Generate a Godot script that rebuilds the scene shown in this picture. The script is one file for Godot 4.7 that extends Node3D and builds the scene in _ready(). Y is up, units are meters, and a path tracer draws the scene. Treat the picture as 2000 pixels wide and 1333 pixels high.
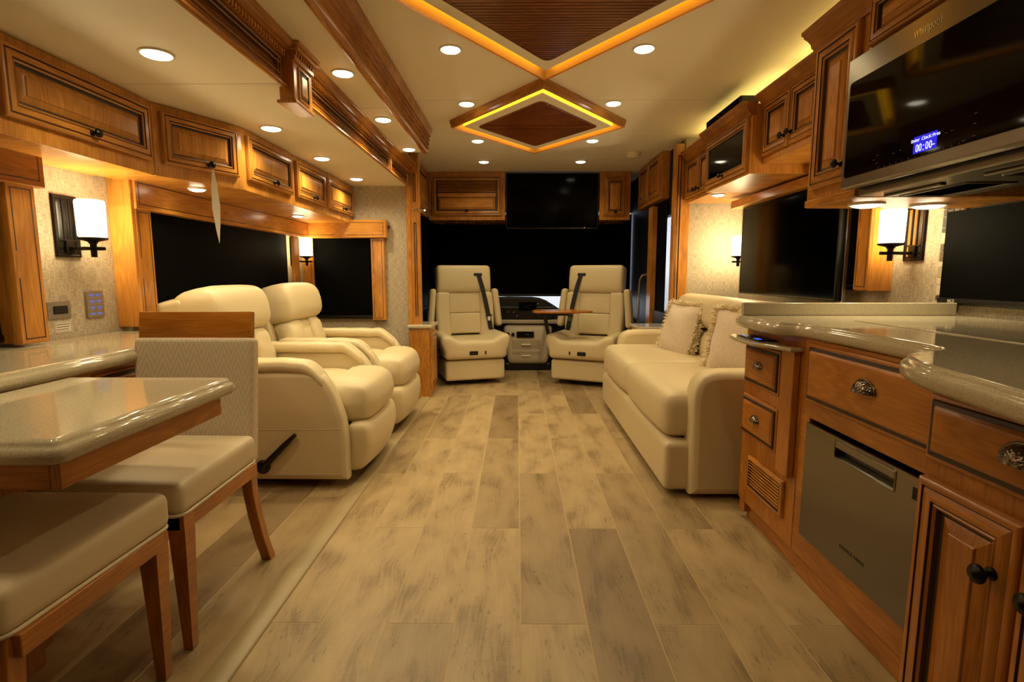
extends Node3D
# Motorhome lounge: camera, sky and exposure first, then the shell, then the furniture, small things last.

const CEIL := 2.13
const SLIDE := 1.795
const XL := -1.86
const XR := 1.90
const ZL := -4.60
const ZR := -4.50
const WARM := Color(1.0, 0.92, 0.725)

var rng := RandomNumberGenerator.new()
var M := {}
var used := {}
var down_e := 0.62

# ------------------------------------------------------------------ mesh builder
class Surf:
	var v := PackedVector3Array()
	var n := PackedVector3Array()
	var u := PackedVector2Array()

class MB:
	var S := {}
	var cur := 0
	var grain := 1
	var off := Vector2.ZERO
	var xf := Transform3D.IDENTITY
	func sf() -> Surf:
		if not S.has(cur):
			S[cur] = Surf.new()
		return S[cur]
	func uvof(p: Vector3, n: Vector3) -> Vector2:
		var a := Vector3(absf(n.x), absf(n.y), absf(n.z))
		var o := Vector2.ZERO
		if grain == 0:
			o = Vector2(p.y if a.y <= a.z else p.z, p.x) if a.x < 0.8 else Vector2(p.y, p.z)
		elif grain == 1:
			o = Vector2(p.x if a.x <= a.z else p.z, p.y) if a.y < 0.8 else Vector2(p.x, p.z)
		else:
			o = Vector2(p.x if a.x <= a.y else p.y, p.z) if a.z < 0.8 else Vector2(p.x, p.y)
		return o + off
	func tri(a: Vector3, b: Vector3, c: Vector3, na: Vector3, nb: Vector3, nc: Vector3) -> void:
		var s := sf()
		var ua := uvof(a, na)
		var ub := uvof(b, nb)
		var uc := uvof(c, nc)
		var A := xf * a
		var B := xf * b
		var C := xf * c
		var NA := (xf.basis * na).normalized()
		var NB := (xf.basis * nb).normalized()
		var NC := (xf.basis * nc).normalized()
		if (B - A).cross(C - A).dot(NA + NB + NC) > 0.0:
			s.v.append(A); s.v.append(C); s.v.append(B)
			s.n.append(NA); s.n.append(NC); s.n.append(NB)
			s.u.append(ua); s.u.append(uc); s.u.append(ub)
		else:
			s.v.append(A); s.v.append(B); s.v.append(C)
			s.n.append(NA); s.n.append(NB); s.n.append(NC)
			s.u.append(ua); s.u.append(ub); s.u.append(uc)
	func quad(a: Vector3, b: Vector3, c: Vector3, d: Vector3, n: Vector3) -> void:
		tri(a, b, c, n, n, n)
		tri(a, c, d, n, n, n)
	func quadn(a: Vector3, b: Vector3, c: Vector3, d: Vector3, na: Vector3, nb: Vector3, nc: Vector3, nd: Vector3) -> void:
		tri(a, b, c, na, nb, nc)
		tri(a, c, d, na, nc, nd)
	func box(c: Vector3, s: Vector3) -> void:
		var h := s * 0.5
		for ax in 3:
			for sg in [-1.0, 1.0]:
				var n := Vector3.ZERO
				n[ax] = sg
				var b1 := (ax + 1) % 3
				var b2 := (ax + 2) % 3
				var p := []
				for q in [[-1, -1], [1, -1], [1, 1], [-1, 1]]:
					var w := Vector3.ZERO
					w[ax] = sg * h[ax]
					w[b1] = q[0] * h[b1]
					w[b2] = q[1] * h[b2]
					p.append(c + w)
				quad(p[0], p[1], p[2], p[3], n)
	func bb(a: Vector3, b: Vector3) -> void:
		box((a + b) * 0.5, (b - a).abs())
	func rbox(c: Vector3, s: Vector3, r := 0.003, k := 1) -> void:
		var h := s * 0.5
		r = minf(r, minf(h.x, minf(h.y, h.z)) * 0.98)
		for ax in 3:
			var b1 := (ax + 1) % 3
			var b2 := (ax + 2) % 3
			var l1 := steps(h[b1], r, k)
			var l2 := steps(h[b2], r, k)
			for sg in [-1.0, 1.0]:
				for i in l1.size() - 1:
					for j in l2.size() - 1:
						var P := []
						var N := []
						for q in [[i, j], [i + 1, j], [i + 1, j + 1], [i, j + 1]]:
							var w := Vector3.ZERO
							w[ax] = sg * h[ax]
							w[b1] = l1[q[0]]
							w[b2] = l2[q[1]]
							var inn := Vector3(clampf(w.x, -h.x + r, h.x - r), clampf(w.y, -h.y + r, h.y - r), clampf(w.z, -h.z + r, h.z - r))
							var n := (w - inn).normalized()
							P.append(c + inn + n * r)
							N.append(n)
						quadn(P[0], P[1], P[2], P[3], N[0], N[1], N[2], N[3])
	func rbb(a: Vector3, b: Vector3, r := 0.003, k := 1) -> void:
		rbox((a + b) * 0.5, (b - a).abs(), r, k)
	func steps(h: float, r: float, k: int) -> PackedFloat32Array:
		var o := PackedFloat32Array()
		for i in k + 1:
			o.append(-h + r * (1.0 - cos(PI * 0.5 * i / k)) if k > 1 else -h + r * i)
		for i in k + 1:
			var j := k - i
			o.append(h - r * (1.0 - cos(PI * 0.5 * j / k)) if k > 1 else h - r * j)
		return o
	# soft, padded box: dense rounded box bent by fn(p, h) and shaded smooth
	func soft(c: Vector3, s: Vector3, r: float, div: int, fn: Callable) -> void:
		var h := s * 0.5
		r = minf(r, minf(h.x, minf(h.y, h.z)) * 0.98)
		var L := []
		for ax in 3:
			var st := steps(h[ax], r, 3)
			var o := PackedFloat32Array()
			for i in 4:
				o.append(st[i])
			var span := 2.0 * (h[ax] - r)
			var d := clampi(int(ceil(span / maxf(s.x, maxf(s.y, s.z)) * div)), 1, div)
			for i in range(1, d):
				o.append(-h[ax] + r + span * i / d)
			for i in range(4, 8):
				o.append(st[i])
			L.append(o)
		var pos := PackedVector3Array()
		var idx := {}
		var tris := []
		for ax in 3:
			var b1 := (ax + 1) % 3
			var b2 := (ax + 2) % 3
			for sg in [0, 1]:
				var fa: int = (L[ax].size() - 1) * sg
				for i in L[b1].size() - 1:
					for j in L[b2].size() - 1:
						var id := []
						for q in [[i, j], [i + 1, j], [i + 1, j + 1], [i, j + 1]]:
							var g := Vector3i.ZERO
							g[ax] = fa
							g[b1] = q[0]
							g[b2] = q[1]
							if not idx.has(g):
								idx[g] = pos.size()
								var w := Vector3(L[0][g.x], L[1][g.y], L[2][g.z])
								var inn := Vector3(clampf(w.x, -h.x + r, h.x - r), clampf(w.y, -h.y + r, h.y - r), clampf(w.z, -h.z + r, h.z - r))
								var e := w - inn
								if e.length() > 1e-7:
									e = e.normalized() * r
								pos.append(fn.call(inn + e, h))
							id.append(idx[g])
						if sg == 1:
							tris.append([id[0], id[1], id[2]])
							tris.append([id[0], id[2], id[3]])
						else:
							tris.append([id[0], id[2], id[1]])
							tris.append([id[0], id[3], id[2]])
		var nor := PackedVector3Array()
		nor.resize(pos.size())
		for t in tris:
			var g: Vector3 = (pos[t[1]] - pos[t[0]]).cross(pos[t[2]] - pos[t[0]])
			for k in t:
				nor[k] += g
		for i in nor.size():
			nor[i] = nor[i].normalized()
		for t in tris:
			tri(c + pos[t[0]], c + pos[t[1]], c + pos[t[2]], nor[t[0]], nor[t[1]], nor[t[2]])
	# polygon in local xy, lofted through rings [inset, z, surface]
	func slab(pts: PackedVector2Array, rings: Array, cap0 := true, cap1 := true, edge_grain := false) -> void:
		var area := 0.0
		var m := pts.size()
		for i in m:
			area += pts[i].cross(pts[(i + 1) % m])
		var P := pts.duplicate()
		if area < 0.0:
			P.reverse()
		var en := PackedVector2Array()
		for i in m:
			var d := (P[(i + 1) % m] - P[i]).normalized()
			en.append(Vector2(d.y, -d.x))
		var mit := PackedVector2Array()
		for i in m:
			var a := en[(i + m - 1) % m]
			var b := en[i]
			var s := (a + b)
			mit.append(s / maxf(0.25, (1.0 + a.dot(b))))
		var seg := []
		for k in rings.size() - 1:
			var di: float = rings[k + 1][0] - rings[k][0]
			var dz: float = rings[k + 1][1] - rings[k][1]
			seg.append(Vector2(dz, di).normalized())
		var c0 := cur
		for k in rings.size() - 1:
			var s0: Vector2 = seg[k]
			var s1: Vector2 = seg[k]
			if k > 0 and seg[k - 1].dot(seg[k]) > 0.55:
				s0 = (seg[k - 1] + seg[k]).normalized()
			if k < seg.size() - 1 and seg[k + 1].dot(seg[k]) > 0.55:
				s1 = (seg[k + 1] + seg[k]).normalized()
			if rings[k + 1].size() > 2:
				cur = rings[k + 1][2]
			else:
				cur = c0
			for i in m:
				var j := (i + 1) % m
				var ni := en[i]
				var nj := en[i]
				if en[(i + m - 1) % m].dot(en[i]) > 0.7:
					ni = (en[(i + m - 1) % m] + en[i]).normalized()
				if en[j].dot(en[i]) > 0.7:
					nj = (en[j] + en[i]).normalized()
				if edge_grain:
					var dd := P[j] - P[i]
					grain = 0 if absf(dd.x) > absf(dd.y) else 1
				var a2: Vector2 = P[i] - mit[i] * rings[k][0]
				var b2: Vector2 = P[j] - mit[j] * rings[k][0]
				var c2: Vector2 = P[j] - mit[j] * rings[k + 1][0]
				var d2: Vector2 = P[i] - mit[i] * rings[k + 1][0]
				var z0: float = rings[k][1]
				var z1: float = rings[k + 1][1]
				quadn(Vector3(a2.x, a2.y, z0), Vector3(b2.x, b2.y, z0), Vector3(c2.x, c2.y, z1), Vector3(d2.x, d2.y, z1),
					Vector3(ni.x * s0.x, ni.y * s0.x, s0.y), Vector3(nj.x * s0.x, nj.y * s0.x, s0.y), Vector3(nj.x * s1.x, nj.y * s1.x, s1.y), Vector3(ni.x * s1.x, ni.y * s1.x, s1.y))
		cur = c0
		for e in 2:
			if (e == 0 and not cap0) or (e == 1 and not cap1):
				continue
			var rg: Array = rings[0] if e == 0 else rings[rings.size() - 1]
			var q := PackedVector2Array()
			for i in m:
				q.append(P[i] - mit[i] * rg[0])
			var up := Vector3(0, 0, 1.0)
			var r0: Array = rings[0]
			var r1: Array = rings[rings.size() - 1]
			var dirn := 1.0 if r1[1] >= r0[1] else -1.0
			up = up * (dirn if e == 1 else -dirn)
			if e == 1 and not cap0:
				up = Vector3(0, 0, 1)
			var t := Geometry2D.triangulate_polygon(q)
			for i in range(0, t.size(), 3):
				tri(Vector3(q[t[i]].x, q[t[i]].y, rg[1]), Vector3(q[t[i + 1]].x, q[t[i + 1]].y, rg[1]), Vector3(q[t[i + 2]].x, q[t[i + 2]].y, rg[1]), up, up, up)
	func extr(pts: PackedVector2Array, z0: float, z1: float, bev := 0.0) -> void:
		if bev > 0.0:
			var b2 := bev * 0.3
			slab(pts, [[bev, z0], [b2, z0 + b2], [0.0, z0 + bev], [0.0, z1 - bev], [b2, z1 - b2], [bev, z1]])
		else:
			slab(pts, [[0.0, z0], [0.0, z1]])
	func lathe(prof: Array, sides := 20, c := Vector3.ZERO) -> void:
		var sg := []
		for k in prof.size() - 1:
			var d: Vector2 = prof[k + 1] - prof[k]
			sg.append(Vector2(d.y, -d.x).normalized())
		for k in prof.size() - 1:
			var n0: Vector2 = sg[k]
			var n1: Vector2 = sg[k]
			if k > 0 and sg[k - 1].dot(sg[k]) > 0.5:
				n0 = (sg[k - 1] + sg[k]).normalized()
			if k < sg.size() - 1 and sg[k + 1].dot(sg[k]) > 0.5:
				n1 = (sg[k + 1] + sg[k]).normalized()
			for i in sides:
				var a := TAU * i / sides
				var b := TAU * (i + 1) / sides
				var da := Vector3(cos(a), 0, sin(a))
				var db := Vector3(cos(b), 0, sin(b))
				var y0 := Vector3(0, prof[k].y, 0)
				var y1 := Vector3(0, prof[k + 1].y, 0)
				quadn(c + da * prof[k].x + y0, c + db * prof[k].x + y0, c + db * prof[k + 1].x + y1, c + da * prof[k + 1].x + y1,
					da * n0.x + Vector3(0, n0.y, 0), db * n0.x + Vector3(0, n0.y, 0), db * n1.x + Vector3(0, n1.y, 0), da * n1.x + Vector3(0, n1.y, 0))
	func tube(pts: Array, rad, sides := 8, caps := true) -> void:
		var m := pts.size()
		var fr := []
		var up := Vector3.UP
		for i in m:
			var d: Vector3 = (pts[mini(i + 1, m - 1)] - pts[maxi(i - 1, 0)]).normalized()
			if i == 0:
				up = Vector3.UP if absf(d.y) < 0.9 else Vector3.RIGHT
			var x := up.cross(d).normalized()
			up = d.cross(x).normalized()
			fr.append([x, up, d])
		for i in m - 1:
			var r0: float = rad[i] if rad is Array else rad
			var r1: float = rad[i + 1] if rad is Array else rad
			for k in sides:
				var a := TAU * k / sides
				var b := TAU * (k + 1) / sides
				var n0: Vector3 = fr[i][0] * cos(a) + fr[i][1] * sin(a)
				var n1: Vector3 = fr[i][0] * cos(b) + fr[i][1] * sin(b)
				var n2: Vector3 = fr[i + 1][0] * cos(b) + fr[i + 1][1] * sin(b)
				var n3: Vector3 = fr[i + 1][0] * cos(a) + fr[i + 1][1] * sin(a)
				quadn(pts[i] + n0 * r0, pts[i] + n1 * r0, pts[i + 1] + n2 * r1, pts[i + 1] + n3 * r1, n0, n1, n2, n3)
				if caps and i == 0:
					tri(pts[0], pts[0] + n0 * r0, pts[0] + n1 * r0, -fr[0][2], -fr[0][2], -fr[0][2])
				if caps and i == m - 2:
					tri(pts[m - 1], pts[m - 1] + n2 * r1, pts[m - 1] + n3 * r1, fr[m - 1][2], fr[m - 1][2], fr[m - 1][2])

func nb(grain := 1) -> MB:
	var b := MB.new()
	b.grain = grain
	b.off = Vector2(rng.randf() * 3.0, rng.randf() * 3.0)
	return b

func put(b: MB, called: String, mats, parent: Node) -> MeshInstance3D:
	var am := ArrayMesh.new()
	var ks := b.S.keys()
	ks.sort()
	var list = mats if mats is Array else [mats]
	for k in ks:
		var s: Surf = b.S[k]
		var ar := []
		ar.resize(Mesh.ARRAY_MAX)
		ar[Mesh.ARRAY_VERTEX] = s.v
		ar[Mesh.ARRAY_NORMAL] = s.n
		ar[Mesh.ARRAY_TEX_UV] = s.u
		am.add_surface_from_arrays(Mesh.PRIMITIVE_TRIANGLES, ar)
		am.surface_set_material(am.get_surface_count() - 1, list[mini(k, list.size() - 1)])
	var o := MeshInstance3D.new()
	o.name = called
	o.mesh = am
	parent.add_child(o, true)
	return o

func numbered(called: String) -> String:
	var n: int = used.get(called, 0)
	used[called] = n + 1
	return called if n == 0 else "%s_%03d" % [called, n]

func thing(called: String, label: String, category: String, at := Vector3.ZERO, ry := 0.0, group := "") -> Node3D:
	var o := Node3D.new()
	o.name = numbered(called)
	add_child(o)
	o.position = at
	o.rotation.y = ry
	o.set_meta("label", label)
	o.set_meta("category", category)
	if group:
		o.set_meta("group", group)
	return o

func setting(called: String, label := "") -> Node3D:
	var o := Node3D.new()
	o.name = numbered(called)
	add_child(o)
	o.set_meta("kind", "structure")
	if label:
		o.set_meta("label", label)
	return o

func quiet(o: Node, kind := "stuff") -> Node:
	o.set_meta("kind", kind)
	return o

func V(x, y, z) -> Vector3:
	return Vector3(x, y, z)

func P2(a: Array) -> PackedVector2Array:
	var o := PackedVector2Array()
	for p in a:
		o.append(Vector2(p[0], p[1]))
	return o

func rect(w: float, h: float) -> PackedVector2Array:
	return P2([[-w / 2, -h / 2], [w / 2, -h / 2], [w / 2, h / 2], [-w / 2, h / 2]])

func rrect(w: float, h: float, r: float, k := 4) -> PackedVector2Array:
	var o := PackedVector2Array()
	for q in 4:
		var cx: float = (w / 2 - r) * [1, -1, -1, 1][q]
		var cy: float = (h / 2 - r) * [1, 1, -1, -1][q]
		for i in k + 1:
			var a: float = PI / 2 * (q + float(i) / k)
			o.append(Vector2(cx + cos(a) * r, cy + sin(a) * r))
	return o

# axes for extruding a profile drawn in (x, y) along z, (z, y) along x, or (x, z) along y
func along_z(o := Vector3.ZERO) -> Transform3D:
	return Transform3D(Basis(), o)
func along_x(o := Vector3.ZERO) -> Transform3D:
	return Transform3D(Basis(Vector3(0, 0, 1), Vector3(0, 1, 0), Vector3(1, 0, 0)), o)
func along_y(o := Vector3.ZERO) -> Transform3D:
	return Transform3D(Basis(Vector3(1, 0, 0), Vector3(0, 0, 1), Vector3(0, 1, 0)), o)

func plain(p: Vector3, _h: Vector3) -> Vector3:
	return p

func puff(ax: float, ay: float, az: float, wr := 0.0, sd := 0.0) -> Callable:
	return func(p: Vector3, h: Vector3) -> Vector3:
		var t := Vector3(p.x / h.x, p.y / h.y, p.z / h.z)
		var q := Vector3(p.x * (1.0 + ax * (1.0 - t.y * t.y) * (1.0 - t.z * t.z)), p.y * (1.0 + ay * (1.0 - t.x * t.x) * (1.0 - t.z * t.z)), p.z * (1.0 + az * (1.0 - t.x * t.x) * (1.0 - t.y * t.y)))
		if wr > 0.0:
			q.y += wr * sin(q.x * 31.0 + q.z * 17.0 + sd) * sin(q.z * 23.0 + sd * 2.0)
		return q

# ------------------------------------------------------------------ materials
func sm(col: Color, rough := 0.5, metal := 0.0) -> StandardMaterial3D:
	var m := StandardMaterial3D.new()
	m.albedo_color = col
	m.roughness = rough
	m.metallic = metal
	return m

func noise(seed_: int, freq: float, oct := 3) -> FastNoiseLite:
	var n := FastNoiseLite.new()
	n.seed = seed_
	n.frequency = freq
	n.noise_type = FastNoiseLite.TYPE_SIMPLEX_SMOOTH
	n.fractal_octaves = oct
	return n

func tw(x: float) -> float:
	return 1.0 - absf(2.0 * x - 1.0)

func wood_tex(seed_: int, lo: Color, hi: Color, contrast := 1.0) -> ImageTexture:
	var w := 192
	var h := 384
	var im := Image.create(w, h, false, Image.FORMAT_RGB8)
	var n1 := noise(seed_, 1.0, 2)
	var n2 := noise(seed_ + 7, 1.0, 2)
	var n3 := noise(seed_ + 13, 1.0, 2)
	for y in h:
		var v := tw((y + 0.5) / h) * 0.8
		for x in w:
			var u := tw((x + 0.5) / w) * 0.25
			var wp := n1.get_noise_2d(u * 7.0, v * 1.3)
			var r := fposmod(u * 9.0 + wp * 3.2, 1.0)
			var ring := absf(r - 0.5) * 2.0
			var fine := n2.get_noise_2d(u * 190.0, v * 7.0)
			var broad := n3.get_noise_2d(u * 5.0, v * 2.2)
			var t := clampf(0.58 + contrast * (0.20 * (ring - 0.5) + 0.26 * fine + 0.30 * broad), 0.0, 1.0)
			im.set_pixel(x, y, lo.lerp(hi, t))
	return ImageTexture.create_from_image(im)

func plank_tex(seed_: int) -> ImageTexture:
	# a sheet 0.64 m wide and 2.6 m long; each plank shows one window of it
	var w := 320
	var h := 832
	var im := Image.create(w, h, false, Image.FORMAT_RGB8)
	var na := noise(seed_, 1.0, 4)
	var nf := noise(seed_ + 3, 1.0, 3)
	var nw := noise(seed_ + 5, 1.0, 2)
	var nk := noise(seed_ + 9, 1.0, 2)
	var light := Color(0.725, 0.64, 0.49)
	var mid := Color(0.62, 0.535, 0.40)
	var dark := Color(0.39, 0.32, 0.225)
	for y in h:
		var v := (y + 0.5) / h * 2.6
		for x in w:
			var u := (x + 0.5) / w * 0.64
			var wv := nw.get_noise_2d(u * 3.0, v * 1.3)
			var blot := na.get_noise_2d(u * 6.5 + wv * 0.3, v * 2.6)
			var fine := nf.get_noise_2d(u * 120.0 + wv * 6.0, v * 3.2)
			var fleck := nk.get_noise_2d(u * 85.0 + blot * 3.0, v * 13.0)
			var saw := nk.get_noise_2d(u * 6.0, v * 150.0 + 40.0)
			var t := 0.02 + blot * 0.72 + fine * 0.24 + saw * 0.08
			var c := light.lerp(mid, clampf(t * 1.1 + 0.36, 0.0, 1.0))
			c = c.lerp(dark, clampf((t - 0.16) * 0.95, 0.0, 0.62))
			if fleck > 0.46 and blot > 0.0:
				c = c.lerp(dark, clampf((fleck - 0.46) * 2.0, 0.0, 0.45))
			im.set_pixel(x, y, c)
	return ImageTexture.create_from_image(im)

func linen_tex(a: Color, b: Color) -> ImageTexture:
	var w := 256
	var im := Image.create(w, w, false, Image.FORMAT_RGB8)
	var n1 := noise(71, 1.0, 2)
	var n2 := noise(72, 1.0, 2)
	for y in w:
		var v := tw((y + 0.5) / w)
		for x in w:
			var u := tw((x + 0.5) / w)
			var t := 0.55 + 0.42 * n1.get_noise_2d(u * 64.0, v * 4.0) + 0.34 * n2.get_noise_2d(u * 5.0, v * 64.0)
			im.set_pixel(x, y, a.lerp(b, clampf(t, 0.0, 1.0)))
	return ImageTexture.create_from_image(im)

func chevron_tex() -> ImageTexture:
	var w := 256
	var im := Image.create(w, w, false, Image.FORMAT_RGB8)
	var a := Color(0.71, 0.635, 0.53)
	var b := Color(0.91, 0.85, 0.745)
	var n := noise(90, 0.2, 2)
	for y in w:
		for x in w:
			var u := fposmod(float(x) / w * 2.0, 1.0)
			var zig := absf(u - 0.5) * 2.0
			var r := fposmod(float(y) / w * 12.0 + zig * 8.0, 1.0)
			var band := fposmod(float(y) / w * 3.0 + zig * 2.0, 1.0)
			var line := (1.0 if r < 0.42 else 0.0) * (0.45 if band < 0.34 else 1.0)
			var t := line * 0.9 + 0.02 + n.get_noise_2d(x * 4.0, y * 4.0) * 0.12
			im.set_pixel(x, y, a.lerp(b, clampf(t, 0.0, 1.0)))
	return ImageTexture.create_from_image(im)

func stone_tex() -> ImageTexture:
	var w := 384
	var im := Image.create(w, w, false, Image.FORMAT_RGB8)
	var n1 := noise(31, 1.0, 3)
	var n2 := noise(37, 1.0, 1)
	var n3 := noise(41, 1.0, 1)
	for y in w:
		var v := tw((y + 0.5) / w) * 0.25
		for x in w:
			var u := tw((x + 0.5) / w) * 0.25
			var c := Color(0.67, 0.625, 0.52).lerp(Color(0.75, 0.70, 0.595), clampf(0.5 + n1.get_noise_2d(u * 160.0, v * 160.0), 0.0, 1.0))
			if n2.get_noise_2d(u * 330.0, v * 330.0) > 0.74:
				c = c.lerp(Color(0.36, 0.31, 0.24), 0.6)
			if n3.get_noise_2d(u * 420.0, v * 420.0) > 0.6:
				c = c.lerp(Color(0.80, 0.77, 0.69), 0.45)
			im.set_pixel(x, y, c)
	return ImageTexture.create_from_image(im)

func noise_tex(seed_: int, freq: float) -> NoiseTexture2D:
	var t := NoiseTexture2D.new()
	t.noise = noise(seed_, freq, 3)
	t.width = 256
	t.height = 256
	t.seamless = true
	return t

func textured(tex: Texture2D, su: float, sv: float, tint: Color, rough: float) -> StandardMaterial3D:
	var m := sm(tint, rough)
	m.albedo_texture = tex
	m.uv1_scale = Vector3(1.0 / su, 1.0 / sv, 1.0)
	return m

func glow(col: Color, e: float) -> StandardMaterial3D:
	var m := sm(Color(0.9, 0.88, 0.84), 0.4)
	m.emission_enabled = true
	m.emission = col
	m.emission_energy_multiplier = e
	return m

func make_materials() -> void:
	var wt := wood_tex(5, Color(0.50, 0.305, 0.11), Color(0.86, 0.615, 0.28), 0.85)
	var wt2 := wood_tex(23, Color(0.53, 0.325, 0.12), Color(0.88, 0.635, 0.29), 0.8)
	for k in [["wood", wt, Color(0.99, 0.965, 0.92)], ["wood_b", wt2, Color(1.0, 0.985, 0.95)], ["wood_c", wt, Color(0.90, 0.855, 0.78)], ["wood_red", wt2, Color(0.89, 0.80, 0.64)]]:
		var m := textured(k[1], 0.5, 1.6, k[2], 0.25)
		M[k[0]] = m
	var slat := textured(wt, 0.5, 1.6, Color(0.66, 0.54, 0.46), 0.22)
	M.slat = slat
	M.cove_wood = sm(Color(0.84, 0.66, 0.38), 0.5)
	M.glaze = sm(Color(0.20, 0.105, 0.045), 0.45)
	for i in 3:
		var t := plank_tex(100 + i * 31)
		for j in 3:
			var m := textured(t, 0.64, 2.6, [Color(0.95, 0.935, 0.895), Color(0.87, 0.85, 0.81), Color(0.77, 0.735, 0.69)][j], 0.42)
			m.heightmap_enabled = true
			m.heightmap_texture = t
			m.heightmap_scale = 0.06
			M["plank_%d_%d" % [i, j]] = m
	M.grout = sm(Color(0.71, 0.62, 0.46), 0.8)
	M.strip = textured(wood_tex(61, Color(0.58, 0.515, 0.375), Color(0.67, 0.595, 0.44), 0.5), 0.5, 1.6, Color(1, 1, 1), 0.45)
	M.linen = textured(linen_tex(Color(0.52, 0.475, 0.40), Color(0.83, 0.78, 0.68)), 0.40, 0.40, Color(1, 1, 1), 0.85)
	M.chevron = textured(chevron_tex(), 0.108, 0.108, Color(1, 1, 1), 0.8)
	var st := textured(stone_tex(), 1.0, 1.0, Color(1, 1, 1), 0.07)
	st.uv1_triplanar = true
	st.uv1_scale = Vector3(2.0, 2.0, 2.0)
	M.stone = st
	var cl := sm(Color(0.885, 0.845, 0.76), 0.62)
	M.ceiling = cl
	var le := sm(Color(0.80, 0.735, 0.585), 0.42)
	M.leather = le
	var vs := le.duplicate()
	vs.albedo_color = Color(0.785, 0.715, 0.585)
	vs.roughness = 0.5
	M.seat_vinyl = vs
	M.piping = sm(Color(0.80, 0.74, 0.62), 0.5)
	M.shade = sm(Color(0.022, 0.021, 0.020), 0.6)
	M.shade.metallic_specular = 0.12
	M.black = sm(Color(0.02, 0.02, 0.022), 0.35)
	M.black_gloss = sm(Color(0.010, 0.010, 0.012), 0.05)
	M.black_gloss.metallic_specular = 0.27
	M.screen = sm(Color(0.008, 0.008, 0.009), 0.12)
	M.screen.metallic_specular = 0.2
	M.belt = sm(Color(0.035, 0.033, 0.035), 0.6)
	M.bronze = sm(Color(0.15, 0.125, 0.105), 0.33, 0.8)
	var hp := sm(Color(0.46, 0.43, 0.40), 0.14, 1.0)
	M.hammered = hp
	M.chrome = sm(Color(0.75, 0.75, 0.75), 0.15, 1.0)
	var ss := sm(Color(0.50, 0.48, 0.44), 0.27, 1.0)
	ss.anisotropy_enabled = true
	ss.anisotropy = 0.8
	M.steel = ss
	M.steel_dark = sm(Color(0.32, 0.31, 0.29), 0.4, 1.0)
	M.nickel = sm(Color(0.62, 0.59, 0.54), 0.35, 0.7)
	M.plate = sm(Color(0.55, 0.50, 0.44), 0.4, 0.3)
	M.paper = sm(Color(0.86, 0.84, 0.78), 0.7)
	M.ink = sm(Color(0.25, 0.22, 0.2), 0.7)
	M.plastic_tan = sm(Color(0.68, 0.62, 0.52), 0.5)
	M.plastic_white = sm(Color(0.86, 0.82, 0.72), 0.5)
	M.dash = sm(Color(0.05, 0.05, 0.052), 0.5)
	M.pillow = textured(linen_tex(Color(0.70, 0.63, 0.55), Color(0.88, 0.81, 0.72)), 0.25, 0.25, Color(1, 1, 1), 0.9)
	M.fringe = sm(Color(0.94, 0.88, 0.76), 0.85)
	var gl := sm(Color(0.9, 0.95, 1.0, 0.12), 0.02)
	gl.transparency = BaseMaterial3D.TRANSPARENCY_ALPHA
	M.glass = gl
	M.lens = glow(Color(1.0, 0.95, 0.82), 12.0)
	M.opal = glow(Color(1.0, 0.93, 0.78), 2.6)
	M.amber = glow(Color(1.0, 0.74, 0.08), 3.0)
	M.cove_glow = glow(Color(1.0, 0.90, 0.52), 3.0)
	M.blue = glow(Color(0.10, 0.10, 0.95), 0.9)
	M.blue.albedo_color = Color(0.05, 0.05, 0.2)
	M.blue_key = glow(Color(0.22, 0.46, 1.0), 1.2)
	M.blue_key.albedo_color = Color(0.1, 0.12, 0.3)
	M.white_glow = glow(Color(0.85, 0.88, 1.0), 1.6)
	M.red_glow = glow(Color(1.0, 0.05, 0.02), 1.5)
	M.mark = sm(Color(0.26, 0.26, 0.26), 0.5)
	M.tile = [sm(Color(0.80, 0.75, 0.64), 0.25), sm(Color(0.44, 0.38, 0.32), 0.3), sm(Color(0.66, 0.62, 0.52), 0.15), sm(Color(0.30, 0.26, 0.22), 0.3)]

# ------------------------------------------------------------------ cabinet pieces
func knob(parent: Node, at: Vector3, sc := 1.0) -> void:
	var b := nb()
	b.xf = Transform3D(Basis(Vector3(1, 0, 0), Vector3(0, 0, 1), Vector3(0, -1, 0)) * sc, at)
	b.lathe([Vector2(0.0, 0.0), Vector2(0.011, 0.0), Vector2(0.011, 0.003), Vector2(0.005, 0.006), Vector2(0.005, 0.014), Vector2(0.010, 0.017), Vector2(0.0155, 0.021), Vector2(0.0165, 0.025), Vector2(0.014, 0.029), Vector2(0.008, 0.031), Vector2(0.006, 0.0335), Vector2(0.0, 0.034)], 16)
	put(b, "knob", M.bronze, parent)

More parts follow.
